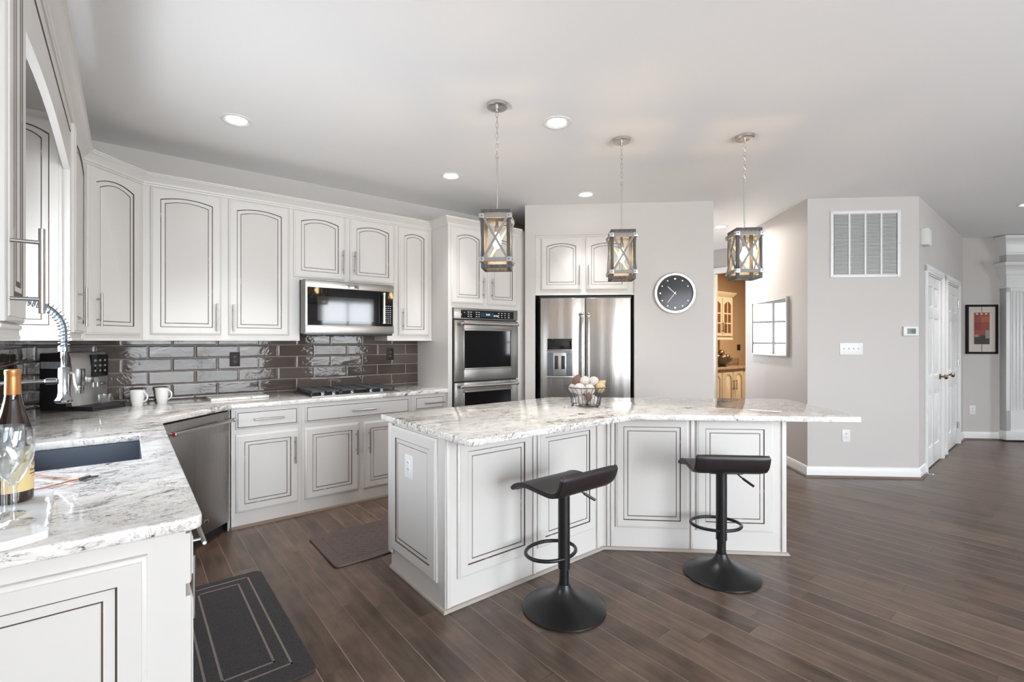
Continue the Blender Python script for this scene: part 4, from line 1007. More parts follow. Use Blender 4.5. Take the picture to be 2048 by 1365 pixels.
def dark_outlet(x, z, label):
    t = plate('wall_outlet', label, 'outlet', (x, 4.560, z), 0, 0.075, 0.118, 'brown_plate', 'brown_recep'); 
    for ch in t.children:
        for g_ in ch.children:
            g_.data.materials.clear(); g_.data.materials.append(MT['slot_light'])
dark_outlet(0.700, 1.218, 'dark brown power outlet on the tiles left of the cooktop')
dark_outlet(2.075, 1.236, 'dark brown power outlet on the tiles right of the cooktop')
q = B0 + U * 0.370; RB = RZ_B
q = B0 + Vector((math.cos(RB), math.sin(RB))) * 0.370
plate('wall_outlet', 'white power outlet low on the grey wall right of the island', 'outlet', (q.x, q.y, 0.418), RB, 0.078, 0.122)
q = Q0 + U * 0.120; plate('wall_outlet', 'white power outlet under the framed picture', 'outlet', (q.x, q.y, 0.41), OM, 0.078, 0.122)
t = thing('wall_outlet', 'white power outlet on the end panel of the island', 'outlet', (A.x - 0.0145, 2.465, 0.665), -PI / 2)
M().box(-0.046, 0.046, -0.005, 0, -0.064, 0.064, 0.003).build('cover_plate', 'white', t)
M().box(-0.018, 0.018, -0.008, -0.004, -0.036, 0.036, 0.002).build('receptacle', 'white', t)
m = M()
for z in (-0.018, 0.020):
    for x in (-0.006, 0.006): m.box(x - 0.0015, x + 0.0015, -0.0088, -0.0075, z, z + 0.009)
m.build('slot', 'dark_slot', t)
ub = Vector((math.cos(RB), math.sin(RB)))
q = B0 + ub * 0.420
t = thing('switch_plate', 'white four gang light switch plate under the vent grille', 'switch', (q.x, q.y, 1.290), RB)
M().box(-0.110, 0.110, -0.006, 0, -0.060, 0.060, 0.003).build('cover_plate', 'white', t)
for i in range(4):
    x = -0.069 + i * 0.046; M().box(x - 0.005, x + 0.005, -0.016, -0.005, -0.004, 0.012, 0.002).build('toggle', 'white', t)
q = B0 + ub * 0.978
t = thing('thermostat', 'white thermostat with grey display near the wall corner', 'thermostat', (q.x, q.y, 1.468), RB)
M().box(-0.072, 0.068, -0.022, 0, -0.046, 0.046, 0.006).build('housing', 'white', t)
M().box(-0.040, 0.040, -0.0235, -0.021, -0.026, 0.026, 0.001).build('display', plain('lcd_grey', (0.16, 0.18, 0.16), 0.3), t)
text('72', 0.026, t, (0, -0.0238, 0.0), (PI / 2, 0, 0), 'ink', 0.0002, 'display_digits')
# return-air grille
q = B0 + ub * 0.217
t = thing('vent_grille', 'large square white return air grille on the grey wall', 'vent', (q.x, q.y, 2.008), RB)
S = 0.668; bd_ = 0.030
m = M()
for a, b, c_, d_ in ((0, bd_, 0, S), (S - bd_, S, 0, S), (bd_, S - bd_, 0, bd_), (bd_, S - bd_, S - bd_, S)): m.box(a, b, -0.012, 0, c_, d_, 0.003)
m.build('frame', 'white', t)
M().box(bd_, S - bd_, -0.003, -0.0005, bd_, S - bd_).build('duct', plain('duct_grey', (0.20, 0.20, 0.20), 0.7), t)
cw = (S - 2 * bd_) / 4
m = M()
for i in range(1, 4): m.box(bd_ + i * cw - 0.008, bd_ + i * cw + 0.008, -0.0115, -0.002, bd_, S - bd_)
m.build('divider', 'white', t)
for i in range(4):
    m = M(); n = 42; hh = (S - 2 * bd_) / n
    for j in range(n):
        z = bd_ + (j + 0.5) * hh; T = Matrix.Translation((bd_ + (i + 0.5) * cw, -0.0065, z)) @ Matrix.Rotation(0.75, 4, 'X')
        m.box(-cw / 2 + 0.009, cw / 2 - 0.009, -0.0055, 0.0055, -0.0008, 0.0008, 0, 0, T)
    m.build('louver_bank', 'white', t, False)
m = M()
for x, z in ((0.015, 0.015), (S - 0.015, 0.015), (0.015, S - 0.015), (S - 0.015, S - 0.015), (S / 2, 0.015), (S / 2, S - 0.015), (0.015, S / 2), (S - 0.015, S / 2)): m.cyl((x, -0.011, z), (x, -0.0135, z), 0.005, 10)
m.build('screw', 'silver_pl', t)
# alarm box on the door wall, door stop
q = W0 + Ld * 0.16
t = thing('alarm_box', 'white chime box high on the wall beside the first door', 'alarm', (q.x, q.y, 2.335), RZ_D)
M().box(-0.09, 0.09, -0.062, 0, 0, 0.165, 0.008).build('housing', 'white', t); M().box(0.085, 0.10, -0.052, -0.006, 0.02, 0.145, 0.003).build('speaker_slot', 'matte_grey', t)
q = W0 + Ld * 0.045
t = thing('door_stop', 'white spring door stop on the baseboard by the first door', 'door stop', (q.x, q.y, 0.055), RZ_D)
m = M(); m.cyl((0, -0.0142, 0), (0, -0.022, 0), 0.012, 14); hp = [(0.0045 * math.cos(k * 0.9), -0.02 - k * 0.0011, 0.0045 * math.sin(k * 0.9)) for k in range(70)]; m.tube(hp, 0.0011, 5); m.build('spring', 'white', t)
M().cyl((0, -0.094, 0), (0, -0.108, 0), 0.0075, 12, 0, 0.002).build('rubber_tip', 'white', t)

# clock
MT['clock_face'] = plain('charcoal_clock_face', (0.030, 0.030, 0.031), 0.12, spec=0.22)
q = Vector(PF) + U * 1.549
t = thing('wall_clock', 'round black faced wall clock with silver rim', 'clock', (q.x, q.y, 1.864), OM)
RX = Matrix.Rotation(PI / 2, 4, 'X')
MT['clock_rim'] = plain('brushed_aluminium_rim', (0.70, 0.69, 0.68), 0.3, 0.85)
M().lathe([(0.176, 0.0), (0.212, 0.0), (0.212, 0.020), (0.205, 0.030), (0.184, 0.031), (0.178, 0.022), (0.176, 0.010)], 64, 0, RX).build('rim', 'clock_rim', t)
M().lathe([(0, 0.0005), (0.180, 0.0005), (0.180, 0.012), (0, 0.012)], 64, 0, RX).build('face', 'clock_face', t)
for k in range(12):
    a = k * PI / 6; r = 0.150; big = k % 3 == 0
    if k == 3: continue
    m = M(); m.lathe([(0, 0), (0.0115 if big else 0.009, 0.0), (0.010 if big else 0.0075, 0.004), (0, 0.005)], 18, 0, Matrix.Translation((r * math.sin(a), -0.012, r * math.cos(a))) @ RX); m.build('hour_marker', 'chrome', t)
def hand(name, ang, L, tail, w):
    m = M(); T = Matrix.Translation((0, -0.0145, 0)) @ Matrix.Rotation(ang, 4, 'Y'); m.box(-w / 2, w / 2, -0.001, 0.001, -tail, L, 0, 0, T); m.build(name, 'white', t)
hand('hour_hand', math.radians(-47), 0.098, 0.02, 0.006); hand('minute_hand', math.radians(-143), 0.120, 0.02, 0.005)
M().lathe([(0, 0), (0.006, 0), (0.006, 0.004), (0, 0.004)], 14, 0, Matrix.Translation((0, -0.013, 0)) @ RX).build('hub', 'chrome', t)

MT['mirror_frame'] = plain('brushed_silver_frame', (0.62, 0.61, 0.60), 0.4, 0.3)
# framed mirror on the side wall
q = B0 + V * 1.288
t = thing('wall_mirror', 'white framed mirror reflecting a window, on the wall right of the passage', 'mirror', (q.x, q.y, 1.198), RZ_MIR)
MW_, MH_ = 0.915, 0.662; fw_ = 0.020
m = M()
for a, b, c_, d_ in ((0, fw_, 0, MH_), (MW_ - fw_, MW_, 0, MH_), (fw_, MW_ - fw_, 0, fw_), (fw_, MW_ - fw_, MH_ - fw_, MH_)): m.box(a, b, -0.030, -0.001, c_, d_, 0.003)
m.build('frame', 'mirror_frame', t)
M().box(fw_ - 0.004, MW_ - fw_ + 0.004, -0.020, -0.014, fw_ - 0.004, MH_ - fw_ + 0.004).build('mirror_glass', 'mirror', t)

MT['frame_black'] = plain('black_picture_frame', (0.010, 0.009, 0.009), 0.5, spec=0.15)
# framed print on the far wall
q = Q0 + U * 0.234
t = thing('framed_picture', 'black framed red abstract print on the far wall beside the pilaster', 'picture', (q.x, q.y, 1.190), OM)
w, h, f_ = 0.205, 0.685, 0.030
m = M()
for a, b, c_, d_ in ((-w, -w + f_, 0, h), (w - f_, w, 0, h), (-w + f_, w - f_, 0, f_), (-w + f_, w - f_, h - f_, h)): m.box(a, b, -0.025, 0, c_, d_, 0.003)
m.build('frame', 'frame_black', t)
M().box(-w + f_, w - f_, -0.012, -0.002, f_, h - f_).build('mat_board', 'beige', t)
RED = [('print_rust', (0.28, 0.05, 0.025)), ('print_orange', (0.36, 0.10, 0.04)), ('print_black', (0.03, 0.026, 0.026)), ('print_maroon', (0.20, 0.03, 0.03)), ('print_grey', (0.25, 0.23, 0.22))]
for n_, c_ in RED: MT[n_] = plain(n_, c_, 0.6)
m = M(); y_ = -0.0135
m.box(-0.100, 0.100, y_, -0.011, 0.135, 0.575, 0, 0); m.box(-0.100, 0.100, y_ - 0.0004, y_, 0.135, 0.235, 0, 2); m.box(-0.100, -0.01, y_ - 0.0004, y_, 0.33, 0.44, 0, 3); m.box(-0.01, 0.100, y_ - 0.0004, y_, 0.44, 0.52, 0, 1)
m.box(0.045, 0.095, y_ - 0.0006, y_, 0.215, 0.330, 0, 4); m.box(-0.092, -0.045, y_ - 0.0006, y_, 0.235, 0.27, 0, 4); m.box(-0.02, 0.045, y_ - 0.0006, y_, 0.20, 0.26, 0, 2)
for i in range(3): m.box(-0.078 + i * 0.060, -0.050 + i * 0.060, y_ - 0.0006, y_, 0.545, 0.567, 0, 5)
m.box(-0.003, 0.003, y_ - 0.0004, y_, f_, 0.135, 0, 2); m.box(-0.003, 0.003, y_ - 0.0004, y_, 0.575, h - f_, 0, 2)
m.build('print', ['print_rust', 'print_orange', 'print_black', 'print_maroon', 'print_grey', 'beige'], t)

# ================================================================== COUNTER THINGS
# spring faucet over the sink
t = thing('faucet', 'chrome spring coil kitchen faucet over the sink', 'faucet', (0, 0, CT1))
fx, fy, rx_ = -0.200, 2.67, -0.435
zz = lambda z: z - CT1
m = M(); m.lathe([(0, 0), (0.030, 0), (0.030, 0.010), (0.022, 0.016), (0.020, 0.20), (0, 0.20)], 24, 0, None, (rx_, fy, 0)); m.cyl((rx_, fy, 0.19), (rx_, fy, zz(1.33)), 0.011, 14); m.build('riser', 'chrome', t)
m = M(); m.tube([(rx_, fy, zz(1.208)), (-0.30, fy, zz(1.208)), (-0.258, fy, zz(1.208))], 0.0070, 12); m.cyl((-0.258, fy, zz(1.208)), (-0.2195, fy, zz(1.208)), 0.0125, 16, 0, 0.004); m.build('support_arm', 'chrome', t)
c_ = (rx_ + fx) / 2; R_ = (fx - rx_) / 2; path = []
for i in range(40):
    a = PI * i / 39; path.append((c_ - R_ * math.cos(a), fy, zz(1.405) + 1.05 * R_ * math.sin(a)))
path = [(rx_, fy, zz(1.33))] + path + [(fx, fy, zz(1.345))]
M().tube(path, 0.0098, 12).build('hose', plain('blue_grey_hose', (0.16, 0.20, 0.25), 0.3, 0.6), t)
# coil: helix round the hose path
co = []; tot = 0.0; seg = [Vector(p) for p in path]; lens = [(seg[i + 1] - seg[i]).length for i in range(len(seg) - 1)]; TOT = sum(lens); NS = 620; turns = 36
for k in range(NS + 1):
    d = TOT * k / NS; i = 0
    while i < len(lens) - 1 and d > lens[i]: d -= lens[i]; i += 1
    p = seg[i].lerp(seg[i + 1], min(1, d / lens[i])); tg = (seg[i + 1] - seg[i]).normalized(); n1 = Vector((0, 1, 0)); n2 = tg.cross(n1)
    a = 2 * PI * turns * k / NS; co.append(p + n1 * 0.0175 * math.cos(a) + n2 * 0.0175 * math.sin(a))
M().tube(co, 0.0022, 6).build('spring_coil', 'chrome', t)
M().lathe([(0, zz(1.118)), (0.0228, zz(1.118)), (0.0304, zz(1.122)), (0.0315, zz(1.130)), (0.0274, zz(1.136)), (0.0213, zz(1.146)), (0.0194, zz(1.165)), (0.0194, zz(1.258)), (0.0167, zz(1.262)), (0.0099, zz(1.264)), (0.0099, zz(1.300)), (0.0114, zz(1.302)), (0.0114, zz(1.325)), (0.0198, zz(1.328)), (0.0205, zz(1.346)), (0, zz(1.346))], 28, 0, None, (fx, fy, 0)).build('spray_head', 'chrome', t)
M().tube([(fx + 0.018, fy - 0.004, zz(1.240)), (fx + 0.030, fy - 0.008, zz(1.236)), (fx + 0.034, fy - 0.010, zz(1.195)), (fx + 0.042, fy - 0.012, zz(1.168))], 0.0052, 8).build('trigger', 'nickel', t)

# coffee machine
t = thing('coffee_machine', 'black and silver automatic coffee machine in the counter corner', 'coffee machine', (-0.233, 4.330, CT1), math.radians(-45))
m = M(); m.box(-0.190, 0.015, -0.115, 0.118, 0.010, 0.374, 0.010); m.build('housing', 'black', t)
m = M()
for i in range(17): m.box(-0.175 + i * 0.0105, -0.170 + i * 0.0105, -0.117, -0.113, 0.275, 0.320)
m.build('side_vent', 'matte_grey', t)
def bow(zs, y0_, y1_, out=0.0, th_=0.0):
    """front outline: concave waist at the bottom, swelling to the top"""
    return zs
fpts = [(0.016, 0.032), (0.060, 0.032), (0.052, 0.09), (0.050, 0.15), (0.056, 0.21), (0.058, 0.28), (0.050, 0.345), (0.036, 0.378), (0.016, 0.384)]
m = M(); m.loops([[(x, -0.122, z) for x, z in fpts], [(x + (0.012 if 0.03 < x else 0), 0.005, z) for x, z in fpts], [(x, 0.125, z) for x, z in fpts]], [0, 0]); m.build('front_panel', 'silver', t)
m = M(); m.box(0.052, 0.074, -0.005, 0.115, 0.215, 0.365, 0.008); m.build('touch_panel', 'black_gloss', t)
m = M()
for i in range(3):
    for j in range(3): m.lathe([(0.006, 0), (0.008, 0), (0.008, 0.0008), (0.006, 0.0008)], 14, 0, Matrix.Translation((0.0742, 0.020 + i * 0.034, 0.255 + j * 0.035)) @ Matrix.Rotation(PI / 2, 4, 'Y'))
m.build('touch_icons', 'silver', t)
m = M(); m.box(0.052, 0.085, -0.082, -0.056, 0.165, 0.275, 0.005); m.box(0.055, 0.080, -0.080, -0.058, 0.110, 0.165, 0.005); m.build('steam_nozzle', 'chrome', t)
m = M(); m.box(0.055, 0.110, -0.020, 0.035, 0.178, 0.214, 0.006); m.cyl((0.088, -0.008, 0.18), (0.088, -0.008, 0.148), 0.008, 12); m.cyl((0.088, 0.022, 0.18), (0.088, 0.022, 0.148), 0.008, 12); m.build('coffee_spout', 'silver', t)
M().cyl((0.062, 0.080, 0.165), (0.080, 0.080, 0.165), 0.010, 14).build('dial', 'chrome', t)
m = M(); m.box(-0.185, 0.200, -0.115, 0.120, 0.0, 0.012, 0.003); m.box(0.05, 0.198, -0.113, 0.118, 0.012, 0.030, 0.006); m.build('drip_tray', 'black', t)
# cups
def cup_mesh(r, h, m, wall=0.003, foot=0.7):
    return m.lathe([(0, 0), (r * foot, 0), (r * (foot + 0.08), 0.006), (r * 0.90, h * 0.5), (r, h), (r - wall, h), (r * 0.90 - wall, h * 0.5), (r * (foot + 0.05) - wall, 0.010), (0, 0.009)], 32)
def mug(loc, label, ang):
    t = thing('mug', label, 'mug', (loc[0], loc[1], CT1), ang, 'white mugs by the coffee machine')
    cup_mesh(0.045, 0.110, M(), 0.003, 0.62).build('body', 'ceramic', t)
    M().tube([(0.041 + 0.032 * math.sin(a) , 0, 0.062 + 0.033 * math.cos(a)) for a in [PI * i / 14 for i in range(15)]], 0.0052, 10).build('handle', 'ceramic', t); return t
mug((0.058, 4.287), 'white mug standing right beside the coffee machine', math.radians(-42))
mug((0.202, 4.368), 'white mug farther from the coffee machine, nearer the cooktop', math.radians(-42))
t = thing('glass_cup', 'clear glass coffee cup on the drip tray of the coffee machine', 'cup', (-0.118, 4.250, CT1 + 0.0305), math.radians(-40))
m = M(); m.lathe([(0, 0), (0.020, 0), (0.023, 0.004), (0.033, 0.025), (0.037, 0.066), (0.0345, 0.066), (0.030, 0.028), (0.020, 0.009), (0, 0.008)], 28); m.build('body', 'glass', t)
M().tube([(0.033 + 0.024 * math.sin(a), 0, 0.036 + 0.018 * math.cos(a)) for a in [PI * i / 12 for i in range(13)]], 0.0042, 8).build('handle', 'glass', t)
# small marble board by the cooktop
t = tag(M().box(-0.20, 0.20, -0.125, 0.125, 0.0005, 0.020, 0.002).build('stone_board', 'granite'), 'small white veined stone board lying on the worktop left of the cooktop', 'board'); place(t, (0.69, 4.36, CT1), 0.03)

# marble tray with bottle and glasses
def rough_poly():
    pts = []
    def edge(a, b, n, amp):
        for i in range(n):
            u = i / n; p = Vector(a).lerp(Vector(b), u); d = (Vector(b) - Vector(a)).normalized(); nn = Vector((d.y, -d.x)); q = p + nn * random.uniform(-amp, amp); pts.append((q.x, q.y))
    edge((-0.50, 1.507), (-0.20, 1.500), 14, 0.004); edge((-0.20, 1.500), (-0.142, 1.535), 5, 0.003); edge((-0.142, 1.535), (-0.168, 1.955), 22, 0.003); edge((-0.168, 1.955), (-0.49, 1.975), 12, 0.003); edge((-0.49, 1.975), (-0.50, 1.507), 12, 0.002)
    return pts
TZ = CT1 + 0.0205
tag(place(M().prism(rough_poly(), 0.0005, 0.020, 0, 0.002).build('serving_tray', 'marble'), (0, 0, CT1)), 'rough edged white marble tray at the near end of the worktop', 'tray')
bo = thing('wine_bottle', 'dark wine bottle with copper foil and cream label on the tray', 'bottle', (-0.242, 1.868, TZ), math.radians(-40))
BR = 0.041
M().lathe([(0, 0.006), (0.03, 0.002), (BR - 0.006, 0.0), (BR, 0.006), (BR, 0.172), (BR - 0.003, 0.192), (0.033, 0.216), (0.0245, 0.244), (0.0185, 0.272), (0.0152, 0.295), (0.0145, 0.352), (0, 0.352)], 40).build('body', 'bottle', bo)
M().lathe([(0.0164, 0.290), (0.0168, 0.292), (0.0160, 0.335), (0.0160, 0.343), (0.0168, 0.345), (0.0168, 0.356), (0.0150, 0.358), (0, 0.358), (0, 0.3565), (0.0148, 0.3565), (0.0154, 0.290)], 32).build('foil_capsule', 'foil', bo)
def arc_patch(r, a0, a1, z0, z1, n=18):
    m = M(); lo, hi = [], []
    pts = [(r * math.cos(a0 + (a1 - a0) * i / n), r * math.sin(a0 + (a1 - a0) * i / n)) for i in range(n + 1)] + [((r - 0.0006) * math.cos(a1 - (a1 - a0) * i / n), (r - 0.0006) * math.sin(a1 - (a1 - a0) * i / n)) for i in range(n + 1)]
    return m.prism(pts, z0, z1)
lb = arc_patch(BR + 0.0007, math.radians(-75), math.radians(75), 0.030, 0.150).build('label', 'label', bo)
def on_label(m, ang, z, w, h):
    T = Matrix.Rotation(ang, 4, 'Z') @ Matrix.Translation((BR + 0.0009, 0, z)); m.box(-0.0003, 0.0004, -w / 2, w / 2, -h / 2, h / 2, 0, 0, T)
m = M()
for i, (da, dz, w_, h_) in enumerate(((-14, 0.0, 0.0016, 0.020), (-10, 0.004, 0.0016, 0.014), (-6, -0.003, 0.002, 0.022), (0, 0.0, 0.004, 0.005), (4, 0.006, 0.007, 0.0022), (5, 0.000, 0.008, 0.002), (4, -0.006, 0.006, 0.002), (9, 0.003, 0.0016, 0.012))):
    on_label(m, math.radians(30 + da), 0.108 + dz, w_, h_)
for i in range(14): on_label(m, math.radians(10 + i * 4), 0.0735, 0.0018, 0.0024)
for i in range(9): on_label(m, math.radians(18 + i * 4.5), 0.066, 0.0022, 0.0009)
m.build('emblem', 'ink', lb)
for i, ch in enumerate('Harmon'):
    a = math.radians(12 + i * 9); text(ch, 0.0105, lb, ((BR + 0.0010) * math.cos(a), (BR + 0.0010) * math.sin(a), 0.084), (PI / 2, 0, a + PI / 2), 'ink', 0.0002)
def wine_glass(loc, label, first=None):
    if first is not None:
        r = dup(first); r.location = loc; r['label'] = label; return r
    t = thing('wine_glass', label, 'wine glass', loc, 0, 'cut crystal wine glasses')
    M().lathe([(0, 0.0), (0.037, 0.0), (0.0375, 0.0018), (0.018, 0.005), (0.007, 0.011), (0.0052, 0.03), (0.0056, 0.085), (0.009, 0.095), (0, 0.096)], 32).build('foot_and_stem', 'crystal', t)
    # cut bowl: facets along the wall
    tb = bmesh.new(); NS_, rings = 32, []
    prof = [(0.004, 0.094), (0.010, 0.100), (0.019, 0.112), (0.027, 0.128), (0.033, 0.148), (0.0365, 0.168), (0.037, 0.188), (0.0365, 0.205), (0.0355, 0.224)]
    for i, (r, z) in enumerate(prof):
        tw = i * 0.20; amp = 0.035 if i < 6 else 0.0
        rings.append([tb.verts.new(((r * (1 - (amp if (k + i) % 2 else 0))) * math.cos(2 * PI * k / NS_ + tw), (r * (1 - (amp if (k + i) % 2 else 0))) * math.sin(2 * PI * k / NS_ + tw), z)) for k in range(NS_)])
    inner = [[tb.verts.new((v.co.x * 0.955, v.co.y * 0.955, v.co.z + (0.002 if i == 0 else 0))) for v in rg] for i, rg in enumerate(rings)]
    for G_ in (rings, inner):
        for a, b in zip(G_, G_[1:]):
            for k in range(NS_): tb.faces.new((a[k], a[(k + 1) % NS_], b[(k + 1) % NS_], b[k]))
    for k in range(NS_): tb.faces.new((rings[-1][k], rings[-1][(k + 1) % NS_], inner[-1][(k + 1) % NS_], inner[-1][k]))
    tb.faces.new(rings[0]); tb.faces.new(inner[0])
    mm = M(); mm.bm.free(); mm.bm = tb; mm.build('bowl', 'crystal', t, True, 12); return t
MT['crystal'] = glass('cut_crystal', (0.955, 0.975, 0.985), 0.28, 0.02)
wg = wine_glass((-0.210, 1.634, TZ), 'cut crystal wine glass on the tray, nearer the front edge')
wine_glass((-0.238, 1.722, TZ), 'cut crystal wine glass on the tray, just in front of the wine bottle', wg)
# copper wire loop with cord
t = thing('wire_loop', 'thin copper wire loop lying on the worktop beside the sink', 'wire', (0, 0, CT1))
pts = [(-0.105, 2.105, 0.006), (-0.135, 2.115, 0.007), (-0.175, 2.165, 0.006), (-0.225, 2.235, 0.006), (-0.30, 2.26, 0.006), (-0.345, 2.20, 0.006), (-0.33, 2.09, 0.006), (-0.26, 2.03, 0.006), (-0.20, 2.04, 0.006), (-0.145, 2.09, 0.006), (-0.105, 2.105, 0.007)]
M().tube(pts, 0.0024, 8).build('wire', 'copper', t)
m = M(); m.tube([(-0.118, 2.092, 0.007), (-0.095, 2.112, 0.008)], [0.006, 0.005], 8); m.tube([(-0.10, 2.115, 0.006), (-0.078, 2.108, 0.005)], 0.0028, 6); m.tube([(-0.10, 2.105, 0.006), (-0.075, 2.118, 0.005)], 0.0028, 6); m.build('clasp', 'ink', t)
# white cord hanging at the far left
tag(M().tube([(-0.485, 2.72, 1.372), (-0.482, 2.72, 1.20), (-0.484, 2.72, 1.12), (-0.50, 2.74, 1.06), (-0.512, 2.80, 1.02), (-0.514, 2.86, 0.98)], 0.003, 8).build('power_cord', 'cord'), 'thin white cord hanging by the window at the left edge', 'cord')

# ------------------------------------------------------------------ wire basket with decorative balls
BX, BY = 2.506, 2.300
t = thing('wire_basket', 'flared black wire basket on the island', 'basket', (BX, BY, CT1))
def ringp(r, z, n=40): return [(r * math.cos(2 * PI * k / n), r * math.sin(2 * PI * k / n), z) for k in range(n)]
M().tube(ringp(0.155, 0.138), 0.0032, 8, True).build('rim', 'iron', t)
m = M(); m.tube(ringp(0.098, 0.012), 0.003, 8, True); m.tube(ringp(0.050, 0.012), 0.0022, 6, True)
for k in range(6): a = k * PI / 3; m.tube([(0.098 * math.cos(a), 0.098 * math.sin(a), 0.012), (-0.098 * math.cos(a), -0.098 * math.sin(a), 0.012)], 0.0018, 6) if k < 3 else None
m.build('base_ring', 'iron', t)
for k in range(24):
    a = 2 * PI * k / 24; pr = [(0.098, 0.012), (0.100, 0.035), (0.106, 0.060), (0.117, 0.088), (0.134, 0.116), (0.155, 0.138)]
    M().tube([(r * math.cos(a), r * math.sin(a), z) for r, z in pr], 0.0021, 6).build('spoke', 'iron', t)
for k in range(3):
    a = k * 2 * PI / 3 + 0.6; M().sphere((0.099 * math.cos(a), 0.099 * math.sin(a), 0.0085), 0.008, 0, 12, 8).build('foot', 'iron', t)
balls = [(-0.048, -0.062, 0.130, 0.040, 'string', 'white string ball resting at the front left of the basket'), (0.020, -0.052, 0.125, 0.038, 'string', 'white string ball at the front middle of the basket rim'),
         (-0.004, 0.030, 0.172, 0.040, 'string', 'white string ball on top of the heap, next to the brown husk'), (0.055, 0.010, 0.176, 0.036, 'string', 'topmost smooth white string ball of the basket heap'),
         (0.100, -0.018, 0.135, 0.036, 'tan_husk', 'tan husk ball at the right rim of the basket'), (-0.085, 0.035, 0.125, 0.034, 'string', 'white string ball at the back left of the basket rim'),
         (-0.030, -0.030, 0.056, 0.040, 'string', 'white string ball low behind the left front wires'), (0.040, -0.040, 0.052, 0.038, 'string', 'white string ball low behind the right front wires'),
         (0.010, 0.045, 0.060, 0.040, 'string', 'white string ball deep in the back of the basket')]
for x, y, z, r, mt_, lb_ in balls:
    # the view direction is along V here, so the heap is laid out in the tilted frame
    w_ = U * x + V * y
    o = M().sphere((0, 0, 0), r, 0, 28, 18).build('decorative_ball', mt_); tag(o, lb_, 'ball', 'decorative balls in the basket'); o.location = (BX + w_.x, BY + w_.y, CT1 + z - 0.004)
def husk(x, y, z, sx, lean, lb_, mt_):
    w_ = U * x + V * y; n = 8
    m = M(); pr = [(0.0, -0.045), (0.018, -0.030), (0.030, -0.005), (0.026, 0.018), (0.012, 0.038), (0.0, 0.050)]
    m.lathe(pr, 14, 0, Matrix.Rotation(lean, 4, 'Y'), None, (1.0, 0.6)); o = m.build('dried_husk', mt_); tag(o, lb_, 'dried husk', 'dried husks in the basket'); o.location = (BX + w_.x, BY + w_.y, CT1 + z); o.rotation_euler = (0, 0, OM); o.scale = (sx, sx, sx)
husk(-0.064, 0.028, 0.172, 1.10, 0.35, 'dark brown dried husk sticking up at the left of the heap', 'wicker_brown')
husk(0.012, -0.088, 0.072, 0.75, 0.1, 'small brown husk showing between the front wires', 'wicker_brown')
husk(0.105, 0.030, 0.150, 0.9, 0.9, 'tan husk behind the ball at the right rim of the basket', 'tan_husk')

# ================================================================== DINING ROOM THROUGH THE OPENING
def dining_door(parent, x0, x1, z0, z1, yf, glazed, hx, hz):
    if not glazed:
        d = raised(x0, x1, z0, z1, yf, 0.02, 0.07, 0.06).build('door', ['dining_paint', 'glaze'], parent)
    else:
        m = M(); s_ = 0.055
        m.box(x0, x0 + s_, yf, yf + 0.02, z0, z1 - 0.12); m.box(x1 - s_, x1, yf, yf + 0.02, z0, z1 - 0.12); m.box(x0 + s_, x1 - s_, yf, yf + 0.02, z0, z0 + s_)
        n = 12; a, b = x0 + s_, x1 - s_; poly = [(a, z1 - 0.13 + 0.06 * (1 - abs(0) )), ]
        poly = [(x0, z1), (x0, z1 - 0.12), (a, z1 - 0.12)] + [(a + (b - a) * i / n, z1 - 0.12 + 0.06 * math.sin(PI * i / n)) for i in range(1, n)] + [(b, z1 - 0.12), (x1, z1 - 0.12), (x1, z1)]
        q = M(); q.prism(poly, yf, yf + 0.02); bmesh.ops.transform(q.bm, matrix=Matrix(((1, 0, 0, 0), (0, 0, 1, 0), (0, 1, 0, 0), (0, 0, 0, 1))), verts=q.bm.verts)
        mz = bpy.data.meshes.new('tmp'); q.bm.to_mesh(mz); q.bm.free(); m.bm.from_mesh(mz); bpy.data.meshes.remove(mz)
        m.box((a + b) / 2 - 0.012, (a + b) / 2 + 0.012, yf + 0.002, yf + 0.018, z0 + s_, z1 - 0.06)
        for i in (1, 2): z = z0 + s_ + (z1 - 0.10 - z0 - s_) * i / 3; m.box(a, b, yf + 0.003, yf + 0.017, z - 0.012, z + 0.012)
        d = m.build('door', 'dining_paint', parent)
        M().box(a - 0.003, b + 0.003, yf + 0.008, yf + 0.012, z0 + s_ - 0.003, z1 - 0.05).build('door_glass', 'brown_glass', d)
    pull(d, hx, hz, yf, True, 0.18, 'brass')
c = thing('dining_wall_cabinet', 'cream glass door wall cabinet seen through the opening', 'cabinet', (0, 4.40, 0))
M().box(7.60, 8.80, 0.02, 0.318, 1.41, 2.19).build('body', 'dining_paint', c)
for i, (a, b) in enumerate(((7.62, 8.01), (8.03, 8.395), (8.415, 8.775))): dining_door(c, a, b, 1.46, 2.15, 0, True, (b - 0.03) if i == 1 else a + 0.03, 1.62)
M().sweep([(7.60, 0.318), (7.60, 0.02), (8.80, 0.02), (8.80, 0.318)], [(0, 2.18), (0.01, 2.18), (0.02, 2.20), (0.055, 2.24), (0.06, 2.26), (0, 2.26)]).build('crown', 'dining_paint', c)
M().sweep([(7.60, 0.02), (8.80, 0.02), (8.80, 0.318)], [(0, 1.39), (0.012, 1.39), (0.012, 1.41), (0, 1.43)]).build('light_rail', 'dining_paint', c)
c = thing('dining_base_cabinet', 'cream arched door base cabinet seen through the opening', 'cabinet', (0, 4.16, 0))
M().box(7.55, 9.6, 0.02, 0.558, 0.0, 0.876).build('body', 'dining_paint', c)
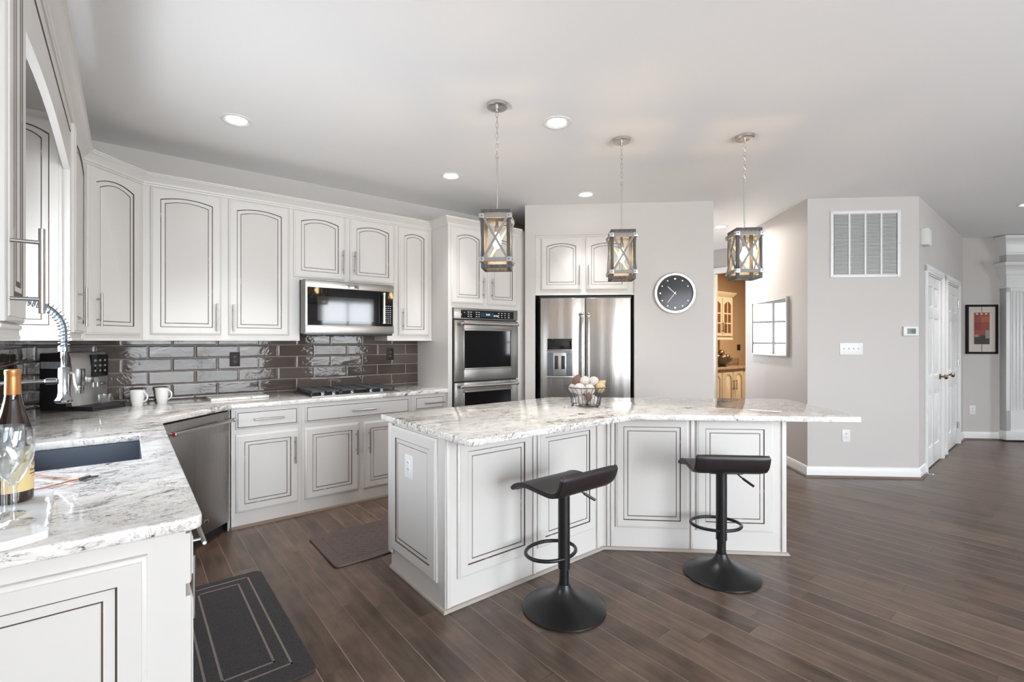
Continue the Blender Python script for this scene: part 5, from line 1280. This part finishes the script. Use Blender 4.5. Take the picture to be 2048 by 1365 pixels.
for i, (a, b) in enumerate(((7.60, 7.93), (7.96, 8.32), (8.34, 8.70), (8.74, 9.1))): dining_door(c, a, b, 0.10, 0.85, 0, False, (a + 0.04) if i % 2 == 0 else (b - 0.04), 0.60)
tag(M().box(7.52, 9.62, 4.13, 4.718, 0.878, 0.914, 0.005).build('dining_worktop', 'granite_brown'), 'brown speckled granite worktop seen through the opening', 'countertop')
tag(M().box(7.52, 9.62, 4.695, 4.7185, 0.915, 1.03, 0.003).build('dining_backsplash', 'granite_brown'), 'brown granite upstand behind the dining worktop', 'backsplash')
dx, dy = 8.28, 4.34
t = tag(M().lathe([(0, 0), (0.075, 0), (0.08, 0.012), (0.05, 0.022), (0.09, 0.05), (0.15, 0.10), (0.175, 0.15), (0.185, 0.155), (0.172, 0.158), (0.14, 0.11), (0.08, 0.065), (0, 0.055)], 36).build('decor_bowl', 'bowl_green'), 'dark green stone bowl holding bronze balls in the dining room', 'bowl'); t.location = (dx, dy, 0.9145)
for x, y, z, lb_ in ((-0.085, 0.0, 0.170, 'bronze ball at the left in the green bowl'), (0.0, -0.07, 0.165, 'bronze ball at the front middle in the green bowl'), (0.085, 0.01, 0.170, 'bronze ball at the right in the green bowl'), (0.0, 0.045, 0.245, 'topmost bronze ball in the green bowl')):
    o = M().sphere((0, 0, 0), 0.055, 0, 24, 14).build('bronze_ball', 'bronze'); tag(o, lb_, 'ball', 'bronze balls in the dining room bowl'); w_ = U * x + V * y; o.location = (dx + w_.x, dy + w_.y, 0.9145 + z)
t = thing('wall_outlet', 'dark power outlet on the tan dining room wall', 'outlet', (9.66, 4.72, 1.24), 0)
M().box(-0.065, 0.065, -0.006, 0, -0.06, 0.06, 0.003).build('cover_plate', 'brown_plate', t); M().box(-0.02, 0.02, -0.009, -0.005, -0.035, 0.035, 0.002).build('receptacle', 'brown_recep', t)
# unseen lamp added to brighten the dining room
dining_fill = can((8.3, 3.1), 'unseen recessed light added to brighten the dining room', cl)
dining_fill.children[0]
for ch in dining_fill.children:
    if ch.type == 'LIGHT':
        ch.data = ch.data.copy(); ch.data.energy = 45; ch.data.spread = 3.0; ch.data.color = (1.0, 0.80, 0.56)
